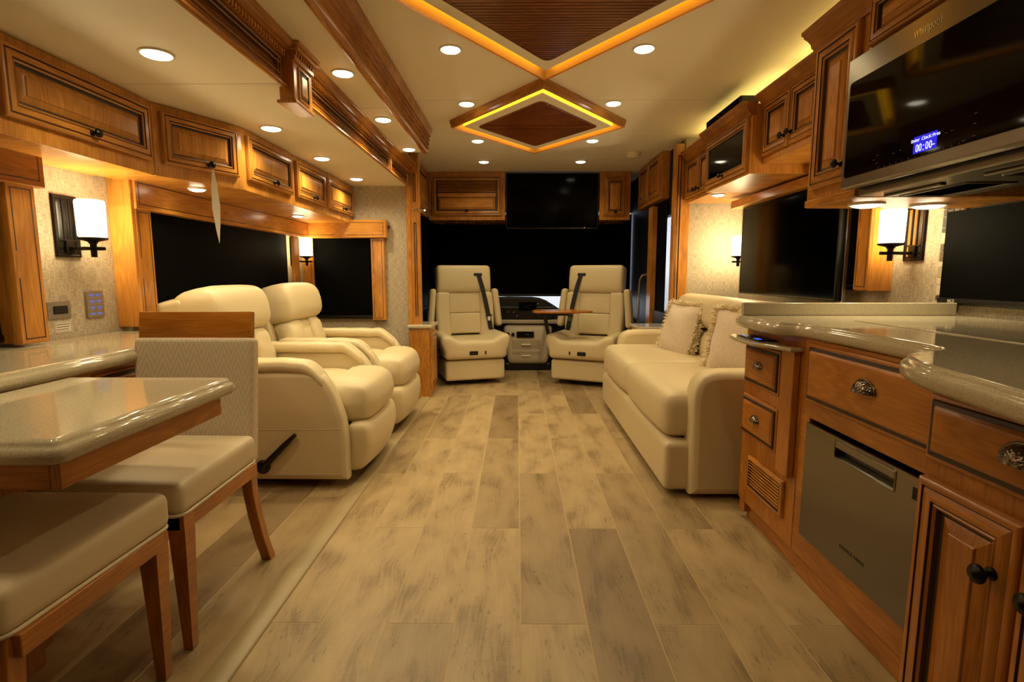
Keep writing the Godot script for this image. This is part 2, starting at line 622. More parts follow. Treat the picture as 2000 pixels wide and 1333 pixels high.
func cup_pull(parent: Node, at: Vector3, w := 0.085) -> void:
	# hammered half shell, open below
	var b := nb()
	var hw := w / 2
	var hh := w * 0.40
	var dp := w * 0.32
	var na := 44
	var nbn := 16
	var pt := func(i: int, j: int) -> Vector3:
		var a := PI * i / na
		var e := PI * 0.5 * j / nbn
		var dent := 1.0 - 0.045 * maxf(0.0, sin(a * 13.0 + (0.0 if (j / 4) % 2 == 0 else 1.6)) * sin(e * 13.0)) if i > 0 and i < na else 1.0
		return at + Vector3(-cos(a) * hw * cos(e), sin(a) * hh * cos(e) + hh * 0.02 * sin(e), dp * sin(e)) * dent
	var P := []
	for i in na + 1:
		var row := []
		for j in nbn + 1:
			row.append(pt.call(i, j))
		P.append(row)
	for i in na:
		for j in nbn:
			var n := []
			for q in [[i, j], [i + 1, j], [i + 1, j + 1], [i, j + 1]]:
				var du: Vector3 = P[mini(q[0] + 1, na)][q[1]] - P[maxi(q[0] - 1, 0)][q[1]]
				var dv: Vector3 = P[q[0]][mini(q[1] + 1, nbn)] - P[q[0]][maxi(q[1] - 1, 0)]
				var m := du.cross(dv)
				var rad: Vector3 = P[q[0]][q[1]] - at + Vector3(0, 0.0005, 0.0005)
				if m.length() < 1e-12:
					m = rad
				m = m.normalized()
				n.append(m if m.dot(rad) > 0.0 else -m)
			b.quadn(P[i][j], P[i + 1][j], P[i + 1][j + 1], P[i][j + 1], n[0], n[1], n[2], n[3])
	var rim := []
	for i in 19:
		var a := PI * i / 18
		rim.append(at + Vector3(-cos(a) * hw * 1.03, sin(a) * hh * 1.03, 0.002))
	b.tube(rim, 0.0035, 6)
	put(b, "cup_pull", M.hammered, parent)

func panel_door(parent: Node, called: String, xf: Transform3D, w: float, h: float, k := 1.0, vert := true, mat = null, pmat = null, glass := false) -> MeshInstance3D:
	var b := nb()
	var wd = mat if mat else M.wood
	var r := [[0.0, 0.0], [0.0, 0.014], [0.003, 0.0185], [0.008, 0.020], [0.016 * k, 0.020], [0.018 * k, 0.0165, 1], [0.021 * k, 0.0165, 1], [0.024 * k, 0.0205], [0.046 * k, 0.0205], [0.048 * k, 0.017, 1], [0.051 * k, 0.017, 1], [0.054 * k, 0.0195], [0.060 * k, 0.016], [0.064 * k, 0.0075, 1], [0.072 * k, 0.0065, 1]]
	b.slab(rect(w, h), r, true, false, true)
	var d := put(b, called, [wd, M.glaze], parent)
	d.transform = xf
	var pb := nb(1 if vert else 0)
	var ins := 0.070 * k
	if glass:
		pb.xf.origin.z = 0.006
		pb.slab(rect(w - 2 * ins, h - 2 * ins), [[0.0, 0.0], [0.0, 0.004]])
		put(pb, "glass_pane", M.black_gloss, d)
	else:
		pb.slab(rect(w - 2 * ins, h - 2 * ins), [[0.0, 0.005], [0.004 * k, 0.008], [0.028 * k, 0.0135], [0.029 * k, 0.0165], [0.032 * k, 0.0175]], false, true)
		put(pb, "panel", pmat if pmat else (M.wood_b), d)
	return d

func flat_drawer(parent: Node, xf: Transform3D, w: float, h: float, pull := 0.085, mat = null, border := 0.022) -> MeshInstance3D:
	var b := nb(0)
	b.slab(rect(w, h), [[0.0, 0.0], [0.0, 0.006], [0.003, 0.009], [border * 0.45, 0.009], [border * 0.55, 0.014, 1], [border, 0.014, 1], [border + 0.004, 0.020], [border + 0.010, 0.021]], true, true, false)
	var d := put(b, "drawer", [mat if mat else M.wood_red, M.glaze], parent)
	d.transform = xf
	if pull > 0.0:
		cup_pull(d, Vector3(0, -0.004, 0.021), pull)
	return d

func louver(parent: Node, called: String, xf: Transform3D, w: float, h: float, n: int, mat) -> MeshInstance3D:
	var b := nb(0)
	b.slab(rect(w, h), [[0.0, 0.0], [0.0, 0.010], [0.004, 0.013], [0.014, 0.013], [0.017, 0.004, 1], [0.020, 0.002, 1]], true, true, true)
	var d := put(b, called, [mat, M.glaze], parent)
	d.transform = xf
	var ih := h - 0.038
	for i in n:
		var sb := nb(0)
		var y := -ih / 2 + ih * (i + 0.5) / n
		sb.xf = Transform3D(Basis(Vector3.RIGHT, 0.75), Vector3(0, y, 0.010))
		sb.rbox(Vector3.ZERO, Vector3(w - 0.036, ih / n * 0.80, 0.004), 0.0015)
		put(sb, "slat", mat, d)
	return d

# carcass: front face at z = 0, from y = 0 to h, x centred
func carcass(parent: Node, w: float, h: float, d: float, mat, grain := 1) -> MeshInstance3D:
	var b := nb(grain)
	b.rbb(Vector3(-w / 2, 0, -d), Vector3(w / 2, h, 0), 0.003)
	return put(b, "body", mat, parent)

func at_z(x: float, y: float, z := 0.0) -> Transform3D:
	return Transform3D(Basis(), Vector3(x, y, z))

func text(parent: Node, called: String, s: String, xf: Transform3D, height: float, mat: Material, font := "Droid Sans", squeeze := 1.0) -> void:
	var t := TextMesh.new()
	var f := SystemFont.new()
	f.font_names = PackedStringArray([font])
	t.font = f
	t.text = s
	t.font_size = 24
	t.pixel_size = height / 17.5
	t.depth = 0.0006
	t.material = mat
	var o := MeshInstance3D.new()
	o.name = called
	o.mesh = t
	parent.add_child(o, true)
	o.transform = xf * Transform3D(Basis().scaled(Vector3(squeeze, 1, 1)), Vector3.ZERO)

# ------------------------------------------------------------------ lamps
func downlight(at: Vector3, label: String, group: String, r := 0.045, e := 1.0, angle := 76.0) -> void:
	var t := thing("recessed_light", label, "ceiling light", at, 0.0, group)
	var b := nb()
	b.lathe([Vector2(r * 1.22, 0.001), Vector2(r * 1.20, -0.004), Vector2(r * 1.08, -0.006), Vector2(r * 1.0, -0.004), Vector2(r * 0.98, 0.001)], 28)
	put(b, "trim_ring", M.plastic_white, t)
	b = nb()
	b.lathe([Vector2(r * 1.0, -0.002), Vector2(r * 0.96, -0.008), Vector2(r * 0.6, -0.013), Vector2(0.0, -0.015)], 16)
	put(b, "light_lens", M.lens, t)
	var l := SpotLight3D.new()
	l.name = "lamp"
	t.add_child(l, true)
	l.position = Vector3(0, -0.022, 0)
	l.rotation.x = -PI / 2
	l.spot_angle = angle
	l.spot_angle_attenuation = 0.9
	l.spot_range = 12.0
	l.spot_attenuation = 2.0
	l.light_color = WARM
	l.light_energy = down_e * e
	l.light_size = r * 0.8
	l.shadow_enabled = true

func sconce(at: Vector3, ry: float, label: String, e := 1.0) -> void:
	# back plate against a wall; local +z leaves the wall
	var t := thing("wall_sconce", label, "wall lamp", at, ry, "")
	var b := nb()
	b.slab(rect(0.122, 0.25), [[0.0, 0.0], [0.0, 0.006], [0.003, 0.010], [0.008, 0.010], [0.010, 0.007], [0.014, 0.007], [0.016, 0.009], [0.019, 0.005]])
	put(b, "back_plate", M.bronze, t)
	b = nb()
	b.rbb(V(-0.043, -0.106, 0.004), V(0.043, 0.107, 0.0065), 0.0008)
	put(b, "polished_inlay", M.chrome, t)
	b = nb()
	b.rbb(V(-0.020, -0.110, 0.006), V(-0.013, 0.110, 0.011), 0.002)
	b.rbb(V(0.013, -0.110, 0.006), V(0.020, 0.110, 0.011), 0.002)
	b.rbb(V(-0.045, -0.060, 0.006), V(0.045, -0.053, 0.011), 0.002)
	b.rbb(V(-0.020, -0.110, 0.006), V(0.020, -0.058, 0.016), 0.002)
	put(b, "plate_bar", M.bronze, t)
	b = nb()
	b.rbb(Vector3(-0.010, -0.097, 0.010), Vector3(0.010, -0.083, 0.155), 0.003)
	b.rbb(Vector3(-0.050, -0.096, 0.110 - 0.009), Vector3(0.050, -0.084, 0.110 + 0.009), 0.003)
	b.lathe([Vector2(0.011, -0.125), Vector2(0.012, -0.085), Vector2(0.012, -0.072), Vector2(0.020, -0.062), Vector2(0.050, -0.054), Vector2(0.053, -0.050), Vector2(0.053, -0.046), Vector2(0.0, -0.046)], 20, Vector3(0, 0, 0.110))
	put(b, "arm", M.bronze, t)
	b = nb()
	b.lathe([Vector2(0.0, -0.044), Vector2(0.046, -0.044), Vector2(0.050, -0.038), Vector2(0.052, 0.095), Vector2(0.050, 0.104), Vector2(0.047, 0.106), Vector2(0.047, 0.094), Vector2(0.0, 0.094)], 28, Vector3(0, 0, 0.110))
	put(b, "lamp_shade", M.opal, t)
	var l := OmniLight3D.new()
	l.name = "lamp"
	t.add_child(l, true)
	l.position = Vector3(0, 0.03, 0.110)
	l.omni_range = 8.0
	l.omni_attenuation = 2.0
	l.light_color = Color(1.0, 0.90, 0.68)
	l.light_energy = 0.24 * e
	l.light_size = 0.045
	l.shadow_enabled = true

# ------------------------------------------------------------------ scene
func _ready() -> void:
	rng.seed = 20240611
	# camera
	var cam := Camera3D.new()
	cam.name = "camera"
	add_child(cam)
	cam.position = Vector3(0, 1.06, 0)
	cam.rotation_degrees = Vector3(-7.152, 0.5466, 0)
	cam.fov = rad_to_deg(2.0 * atan(666.5 / 1040.0))
	cam.near = 0.02
	cam.current = true
	# sky, exposure
	var we := WorldEnvironment.new()
	we.name = "environment"
	var env := Environment.new()
	env.background_mode = Environment.BG_SKY
	var sky := Sky.new()
	var psm := ProceduralSkyMaterial.new()
	psm.sky_top_color = Color(0.72, 0.80, 0.92)
	psm.sky_horizon_color = Color(0.93, 0.95, 1.0)
	psm.ground_bottom_color = Color(0.70, 0.72, 0.75)
	psm.ground_horizon_color = Color(0.92, 0.94, 0.98)
	psm.energy_multiplier = 2.4
	sky.sky_material = psm
	env.sky = sky
	env.tonemap_mode = Environment.TONE_MAPPER_LINEAR
	env.tonemap_exposure = 0.9
	env.sdfgi_enabled = true
	env.ssao_enabled = true
	env.ssil_enabled = true
	we.environment = env
	add_child(we)
	make_materials()
	shell()
	floor_planks()
	ceiling_parts()
	fascia()
	windows()
	left_uppers()
	right_uppers()
	kitchen_base()
	dinette()
	recliners()
	sofa()
	cockpit()
	ceiling_lights()
	small_things()

func wall_part(parent: Node, called: String, a: Vector3, b: Vector3, mat: Material, grain := 1) -> void:
	var m := nb(grain)
	m.bb(a, b)
	put(m, called, mat, parent)

func shell() -> void:
	var o := setting("floor")
	wall_part(o, "subfloor", V(-1.95, -0.08, 1.7), V(2.0, -0.0007, -6.7), M.grout)
	o = setting("wall_left")
	wall_part(o, "wall_covering", V(XL - 0.06, -0.01, 1.66), V(XL, 2.2, ZL - 0.06), M.linen)
	o = setting("wall_left_front")
	wall_part(o, "wall_covering", V(XL, -0.01, ZL - 0.06), V(-0.93, 2.2, ZL), M.linen)
	o = setting("wall_cockpit_left")
	wall_part(o, "wall_covering", V(-1.06, -0.01, ZL - 0.06), V(-1.0, 2.2, -6.46), M.dash)
	o = setting("wall_right")
	wall_part(o, "wall_covering", V(1.81, -0.01, 1.66), V(1.87, 2.2, -4.46), M.linen)
	o = setting("wall_right_front")
	wall_part(o, "wall_covering", V(1.34, -0.01, -4.46), V(1.81, 2.2, -4.40), M.linen)
	# cockpit wall on the door side, with the door window left open
	o = setting("wall_cockpit_right")
	wall_part(o, "wall_covering", V(1.34, -0.01, -4.46), V(1.40, 0.72, -6.46), M.dash)
	wall_part(o, "wall_covering", V(1.34, 1.58, -4.46), V(1.40, 2.2, -6.46), M.dash)
	wall_part(o, "wall_covering", V(1.34, 0.72, -4.46), V(1.40, 1.58, -4.60), M.dash)
	wall_part(o, "wall_covering", V(1.34, 0.72, -5.12), V(1.40, 1.58, -5.40), M.dash)
	wall_part(o, "wall_covering", V(1.34, 0.72, -5.425), V(1.40, 1.58, -6.46), M.dash)
	o = setting("wall_front")
	wall_part(o, "wall_covering", V(-1.06, -0.01, -6.46), V(1.40, 0.56, -6.40), M.dash)
	wall_part(o, "wall_covering", V(-1.06, 1.78, -6.46), V(1.40, 2.2, -6.40), M.dash)
	o = setting("wall_back")
	wall_part(o, "wall_covering", V(XL - 0.06, -0.01, 1.60), V(1.87, 2.2, 1.66), M.linen)
	o = setting("window_4")
	var g := nb()
	g.bb(V(-1.0, 0.56, -6.435), V(1.34, 1.78, -6.428))
	put(g, "windshield_pane", M.glass, o)
	g = nb()
	g.bb(V(1.372, 0.72, -4.60), V(1.377, 1.58, -5.12))
	put(g, "door_pane", M.glass, o)

func floor_planks() -> void:
	var o: Node3D = get_node("floor")
	var pitch := 0.2032
	var zl := 1.24
	var mi := 0
	for side in 2:
		for k in range(-10, 7):
			var x0 := 0.012 + pitch * k
			var x1 := x0 + pitch
			if side == 0:
				x0 = maxf(x0, -0.757)
				x1 = minf(x1, 1.34)
			else:
				x1 = minf(x1, -0.82)
				x0 = maxf(x0, -1.86)
			if x1 - x0 < 0.02:
				continue
			var j0 := -1.505 if posmod(k, 2) == 0 else -2.122
			if side == 1:
				j0 -= 0.31
			var z_near := 0.2
			var z_far := -6.0 if side == 0 else ZL
			var js := [z_near]
			for q in range(-3, 6):
				var z := j0 - zl * q
				if z < z_near - 0.02 and z > z_far + 0.02:
					js.append(z)
			js.append(z_far)
			for i in js.size() - 1:
				var b := nb(2)
				var a := Vector3(x0 + 0.0020, -0.010, js[i] - 0.0018)
				var c := Vector3(x1 - 0.0020, 0.0, js[i + 1] + 0.0018)
				b.off = Vector2(rng.randf_range(0.01, 0.42) - x0, rng.randf_range(0.02, 1.3) - js[i + 1])
				b.bb(a, c)
				var tone: int = [0, 0, 1, 0, 1, 2, 0, 1][rng.randi() % 8]
				mi = (mi + 1 + rng.randi() % 2) % 3
				put(b, "plank", M["plank_%d_%d" % [mi, tone]], o)
	var t := setting("trim_1", "pale wooden edge strip between main floor and slide-out floor")
	var s := nb(2)
	s.xf = along_z()
	s.extr(P2([[-0.826, 0.0], [-0.752, 0.0], [-0.752, 0.004], [-0.757, 0.009], [-0.822, 0.010], [-0.826, 0.007]]), ZL, 0.4)
	put(s, "edge_strip", M.strip, t)

func diamond(a: float, b: float, s: float, cx: float, cz: float, round_k := 0.0) -> PackedVector2Array:
	var raw := [Vector2(cx + a * s, cz), Vector2(cx, cz + b * s), Vector2(cx - a * s, cz), Vector2(cx, cz - b * s)]
	if round_k <= 0.0:
		return PackedVector2Array(raw)
	var o := PackedVector2Array()
	for i in 4:
		var p: Vector2 = raw[i]
		var q: Vector2 = raw[(i + 3) % 4]
		var r: Vector2 = raw[(i + 1) % 4]
		var e0 := p.lerp(q, round_k)
		var e1 := p.lerp(r, round_k)
		for t in 5:
			var u := t / 4.0
			o.append(e0.lerp(p, u).lerp(p.lerp(e1, u), u))
	return o

func ring_part(b: MB, a: float, bb: float, s: Array, y: Array, cx: float, cz: float) -> void:
	# sweep of a profile (scale s, height y) round a diamond
	for k in s.size() - 1:
		var A := diamond(a, bb, s[k], cx, cz)
		var B := diamond(a, bb, s[k + 1], cx, cz)
		for i in 4:
			var j := (i + 1) % 4
			var p0 := Vector3(A[i].x, y[k], A[i].y)
			var p1 := Vector3(A[j].x, y[k], A[j].y)
			var p2 := Vector3(B[j].x, y[k + 1], B[j].y)
			var p3 := Vector3(B[i].x, y[k + 1], B[i].y)
			var n := (p1 - p0).cross(p3 - p0)
			if n.length() < 1e-9:
				n = (p2 - p1).cross(p3 - p1)
			n = n.normalized()
			# outward: away from the ring's core, downwards or sideways
			var mid := (p0 + p1 + p2 + p3) * 0.25
			var sc := (float(s[0]) + float(s[s.size() >> 1])) * 0.5
			var core := Vector3(cx + (mid.x - cx) / maxf(0.01, (float(s[k]) + float(s[k + 1])) * 0.5) * sc, CEIL - 0.01, cz + (mid.z - cz) / maxf(0.01, (float(s[k]) + float(s[k + 1])) * 0.5) * sc)
			if n.dot(mid - core) < 0.0:
				n = -n
			b.quad(p0, p1, p2, p3, n)

func ceiling_parts() -> void:
	var o := setting("ceiling")
	wall_part(o, "roof", V(XL - 0.06, 2.14, 1.7), V(1.9, 2.22, -6.5), M.ceiling)
	var zz := [1.6, -1.2, -3.455, -4.285, -5.12, -6.4]
	for i in zz.size() - 1:
		var b := nb()
		b.rbb(V(-0.72, CEIL, zz[i] - 0.002), V(1.81, 2.141, zz[i + 1] + 0.002), 0.002)
		put(b, "ceiling_panel", M.ceiling, o)
	var b2 := nb()
	b2.bb(V(-1.0, CEIL, ZL + 0.5), V(-0.72, 2.141, -6.4))
	put(b2, "ceiling_panel", M.ceiling, o)
	o = setting("ceiling_slide")
	for z in [[1.6, -2.168], [-2.172, ZL]]:
		var b := nb()
		b.rbb(V(XL, SLIDE, z[0]), V(-0.9185, SLIDE + 0.015, z[1]), 0.002)
		put(b, "ceiling_panel", M.ceiling, o)
	# dropped strip of ceiling with its fluted edge
	o = setting("ceiling_soffit")
	for z in [[1.6, -3.038], [-3.042, -4.10]]:
		var b := nb()
		b.rbb(V(-0.90, 1.96, z[0]), V(-0.69, 2.0, z[1]), 0.002)
		put(b, "soffit_panel", M.ceiling, o)
	var e := nb(2)
	e.bb(V(-0.95, 2.0, 1.6), V(-0.70, 2.14, -4.09))
	put(e, "soffit_body", M.wood, o)
	var m := nb(2)
	m.cur = 0
	var pr := [[-0.705, 1.957], [-0.690, 1.950], [-0.672, 1.954], [-0.667, 1.966], [-0.670, 1.985], [-0.660, 1.990], [-0.6645, 1.998], [-0.6645, 2.012], [-0.655, 2.018], [-0.659, 2.026], [-0.659, 2.040], [-0.650, 2.046], [-0.654, 2.054], [-0.654, 2.068], [-0.645, 2.074], [-0.642, 2.095], [-0.632, 2.112], [-0.632, 2.131], [-0.705, 2.131]]
	m.extr(P2(pr), -4.115, 1.6)
	put(m, "fluted_moulding", M.wood_c, o)
	# the two light diamonds
	ceiling_diamond(0.143, -3.885, 0.6165, 0.824, 0.962, 0.842, 0.69, false, "small ceiling diamond with amber light edge and dark slatted centre near the windshield")
	ceiling_diamond(0.143, -2.005, 0.70, 0.985, 0.972, 0.868, 0.75, true, "large ceiling diamond with amber light edge, cut off at the top edge of the picture")

func ceiling_diamond(cx: float, cz: float, a: float, b: float, s1: float, s2: float, s3: float, big: bool, label: String) -> void:
	var o := thing("ceiling_light_diamond", label, "ceiling light", Vector3(cx, CEIL, cz), 0.0, "")
	var f := nb(0)
	f.xf.origin = Vector3(0, -CEIL, 0)
	ring_part(f, a, b, [1.0, 1.0, 0.992, 0.988, 0.984, s1 + 0.006, s1], [CEIL, 2.112, 2.100, 2.094, 2.080, 2.074, 2.080], 0, 0)
	put(f, "wooden_rim", M.wood_c, o)
	f = nb(0)
	f.xf.origin = Vector3(0, -CEIL, 0)
	ring_part(f, a, b, [s1, s1 - 0.055], [2.080, CEIL - 0.001], 0, 0)
	put(f, "lit_cove", M.cove_wood, o)
	# floating cream panel with the light tape round its edge
	var p := nb()
	p.xf = Transform3D(Basis(Vector3(1, 0, 0), Vector3(0, 0, 1), Vector3(0, -1, 0)), Vector3(0, -0.024, 0))
	var body := diamond(a, b, s2, 0, 0)
	p.slab(body, [[0.004, 0.0], [0.0, 0.002], [0.0, 0.016], [0.003, 0.020]])
	put(p, "cream_panel", M.ceiling, o)
	var t := nb()
	t.xf = Transform3D(Basis(Vector3(1, 0, 0), Vector3(0, 0, 1), Vector3(0, -1, 0)), Vector3(0, 0, 0))
	t.slab(diamond(a, b, s2 + 0.004, 0, 0), [[0.0, 0.001], [0.0, 0.040]])
	put(t, "light_tape", M.amber, o)
	# slatted centre
	var fr := nb(0)
	fr.xf = Transform3D(Basis(Vector3(1, 0, 0), Vector3(0, 0, 1), Vector3(0, -1, 0)), Vector3(0, -0.043, 0))
	fr.slab(diamond(a, b, s3, 0, 0, 0.07), [[0.0, 0.0], [0.0, 0.004], [0.004, 0.006], [0.009, 0.006], [0.011, 0.002]])
	put(fr, "centre_frame", M.slat, o)
	var pitch := 0.024
	var n := int(b * s3 / pitch) + 1
	var poly := diamond(a, b, s3 - 0.02, 0, 0, 0.07)
	var all := nb(0)
	for i in range(-n, n + 1):
		var z0 := i * pitch
		var strip := P2([[-2, z0 - pitch * 0.42], [2, z0 - pitch * 0.42], [2, z0 + pitch * 0.42], [-2, z0 + pitch * 0.42]])
		var cut := Geometry2D.intersect_polygons(poly, strip)
		for c in cut:
			if c.size() < 3:
				continue
			var sb: MB = nb(0) if big else all
			sb.xf = Transform3D(Basis(Vector3(1, 0, 0), Vector3(0, 0, 1), Vector3(0, -1, 0)), Vector3(0, -0.045, 0))
			sb.slab(c, [[0.0, 0.0], [0.0, 0.003], [0.001, 0.004]], false, true)
			if big:
				put(sb, "slat", M.slat, o)
	if not big:
		quiet(put(all, "slat_field", M.slat, o))
	# soft amber light thrown by the tape, one lamp in each side's gap
	for i in 4:
		var A := diamond(a, b, (s1 + s2) * 0.5, 0, 0)
		var mid: Vector2 = (A[i] + A[(i + 1) % 4]) * 0.5
		var dv: Vector2 = A[(i + 1) % 4] - A[i]
		var l := AreaLight3D.new()
		l.name = "lamp"
		o.add_child(l, true)
		l.area_size = Vector2(dv.length() * 0.9, 0.012)
		var outw := Vector3(mid.x / (a * a), 0, mid.y / (b * b)).normalized()
		var xx := Vector3(dv.x, 0, dv.y).normalized()
		var bz := -outw
		l.transform = Transform3D(Basis(xx, bz.cross(xx).normalized(), bz), Vector3(mid.x, -0.008, mid.y) - outw * 0.012)
		l.light_color = Color(1.0, 0.74, 0.08)
		l.light_energy = 0.03
		l.area_range = 5.0
		l.shadow_enabled = true

func fascia() -> void:
	var o := setting("trim_2", "carved wooden fascia along the edge of the slide-out ceiling")
	var prof := [[-0.98, 1.812], [-0.918, 1.812], [-0.918, 1.787], [-0.907, 1.785], [-0.902, 1.790], [-0.904, 1.800], [-0.912, 1.804], [-0.926, 1.807], [-0.926, 1.898], [-0.908, 1.901], [-0.908, 1.925], [-0.896, 1.928], [-0.893, 1.936], [-0.882, 1.939], [-0.872, 1.946], [-0.866, 1.954], [-0.866, 1.960], [-0.852, 1.963], [-0.848, 1.972], [-0.848, 1.985], [-0.98, 1.985]]
	for z in [[-2.20, 1.6], [ZL, -2.39]]:
		var b := nb(2)
		b.extr(P2(prof), z[0], z[1])
		put(b, "fascia_board", M.wood_c, o)
	# raised panels
	for z in [[0.6, -2.17], [-2.42, -3.93], [-3.97, -4.57]]:
		var w: float = z[0] - z[1]
		var b := nb(0)
		b.xf = Transform3D(Basis(Vector3.UP, PI / 2), Vector3(-0.926, 1.853, (z[0] + z[1]) / 2))
		b.slab(rrect(w, 0.088, 0.008, 2), [[0.0, 0.0], [0.001, 0.010], [0.006, 0.014], [0.010, 0.012], [0.013, 0.003, 1], [0.018, 0.002, 1], [0.020, 0.010], [0.025, 0.013], [0.028, 0.010], [0.031, 0.003, 1], [0.035, 0.003, 1], [0.037, 0.009]], false, true)
		put(b, "raised_panel", [M.wood_c, M.glaze], o)
	for z in [[0.0, -2.19], [-2.40, ZL]]:
		var b := nb()
		var q: float = z[0]
		while q > z[1] + 0.02:
			b.box(V(-0.905, 1.913, q - 0.010), V(0.010, 0.018, 0.011))
			q -= 0.021
		quiet(put(b, "dentil_row", M.wood_b, o))
	# corbel block
	var c := nb()
	c.rbb(V(-0.94, 1.745, -2.20), V(-0.880, 1.985, -2.39), 0.003)
	c.rbb(V(-0.95, 1.733, -2.195), V(-0.872, 1.746, -2.395), 0.003)
	c.rbb(V(-0.94, 1.895, -2.196), V(-0.870, 1.915, -2.394), 0.003)
	c.rbb(V(-0.94, 1.932, -2.190), V(-0.856, 1.950, -2.400), 0.005)
	c.rbb(V(-0.94, 1.948, -2.180), V(-0.846, 1.962, -2.410), 0.004)
	put(c, "corbel", M.wood, o)
	c = nb()
	c.xf = Transform3D(Basis(Vector3.UP, PI / 2), Vector3(-0.880, 1.82, -2.295))
	c.slab(rect(0.11, 0.13), [[0.0, 0.0], [0.002, 0.005], [0.010, 0.006], [0.013, 0.001, 1], [0.020, 0.001, 1], [0.024, 0.006], [0.03, 0.007]], false, true)
	put(c, "corbel_panel", [M.wood_b, M.glaze], o)
	c = nb()
	for i in 8:
		c.box(V(-0.874, 1.9235, -2.21 - i * 0.0243), V(0.012, 0.014, 0.011))
	put(c, "corbel_dentils", M.wood_b, o)
	# post where the fascia ends
	o = setting("trim_3", "fluted wooden post between slide-out wall and driver's window")
	var p := nb()
	p.rbb(V(-0.935, 0.0, ZL - 0.02), V(-0.90, 1.80, ZL + 0.03), 0.003)
	p.rbb(V(-0.905, 0.60, ZL - 0.04), V(-0.825, 2.13, ZL + 0.02), 0.004)
	put(p, "post", M.wood, o)
	for y in [[0.70, 1.50], [1.66, 1.90]]:
		p = nb()
		p.xf = Transform3D(Basis(), Vector3(-0.862, (y[0] + y[1]) / 2, ZL + 0.02))
		p.slab(rect(0.036, y[1] - y[0]), [[0.0, 0.0], [0.002, 0.004], [0.006, 0.005], [0.010, 0.001, 1], [0.0145, 0.001, 1]], false, true)
		put(p, "post_panel", [M.wood, M.glaze], o)
	o = setting("trim_4", "fluted wooden post beside the sofa end wall")
	p = nb()
	p.rbb(V(1.256, 0.0, -4.45), V(1.322, 2.085, -4.37), 0.004)
	p.rbb(V(1.318, 0.0, -4.44), V(1.385, 2.05, -4.385), 0.004)
	put(p, "post", M.wood_b, o)
	p = nb()
	p.xf = Transform3D(Basis(), Vector3(1.289, 1.10, -4.37))
	p.slab(rect(0.045, 1.8), [[0.0, 0.0], [0.003, 0.004], [0.007, 0.005], [0.012, 0.001, 1], [0.016, 0.001, 1]], false, true)
	put(p, "post_panel", [M.wood_b, M.glaze], o)

func grooved(parent: Node, called: String, xf: Transform3D, w: float, h: float, th: float, mat, split := false) -> void:
	# flat board with a routed line round it, open for a hand's width in the middle of the long sides
	var b := nb(0 if w > h else 1)
	b.slab(rect(w, h), [[0.0, 0.0], [0.0, th - 0.003], [0.003, th]], true, true)
	var o := put(b, called, mat, parent)
	o.transform = xf
	var g := nb()
	var m := minf(w, h) * 0.16
	var gw := 0.004
	var L := maxf(w, h) / 2 - m
	var S := minf(w, h) / 2 - m
	var gap := 0.05 if split else 0.0
	var seg := []
	for s in [-1.0, 1.0]:
		seg.append([Vector2(s * L, -S), Vector2(s * L, S)])
	seg.append([Vector2(-L, S), Vector2(L, S)])
	seg.append([Vector2(-L, -S), Vector2(-gap, -S)])
	seg.append([Vector2(gap, -S), Vector2(L, -S)])
	for e in seg:
		var a: Vector2 = e[0]
		var c: Vector2 = e[1]
		if h > w:
			a = Vector2(a.y, a.x)
			c = Vector2(c.y, c.x)
		var lo := Vector2(minf(a.x, c.x) - gw / 2, minf(a.y, c.y) - gw / 2)
		var hi := Vector2(maxf(a.x, c.x) + gw / 2, maxf(a.y, c.y) + gw / 2)
		g.bb(Vector3(lo.x, lo.y, th - 0.002), Vector3(hi.x, hi.y, th + 0.0004))
	put(g, "routed_line", M.glaze, o)

func shade(label: String, xf: Transform3D, w: float, h: float, bar := true) -> Node3D:
	# fabric in local xy hanging from y = 0 down, at z = 0
	var t := thing("roller_shade", label, "window shade", xf.origin, xf.basis.get_euler().y, "")
	var b := nb()
	var pts := []
	var n := 10
	for i in n + 1:
		pts.append([-w / 2 + w * i / n, 0.0])
	b.bb(V(-w / 2, -h, -0.001), V(w / 2, 0, 0.001))
	put(b, "shade_cloth", M.shade, t)
	if bar:
		b = nb()
		b.xf = along_x(Vector3(-w / 2, -h, 0))
		b.extr(P2([[-0.004, 0.0], [0.006, -0.004], [0.010, 0.008], [0.007, 0.022], [-0.004, 0.024]]), 0.0, w)
		put(b, "bottom_bar", M.black, t)
	return t

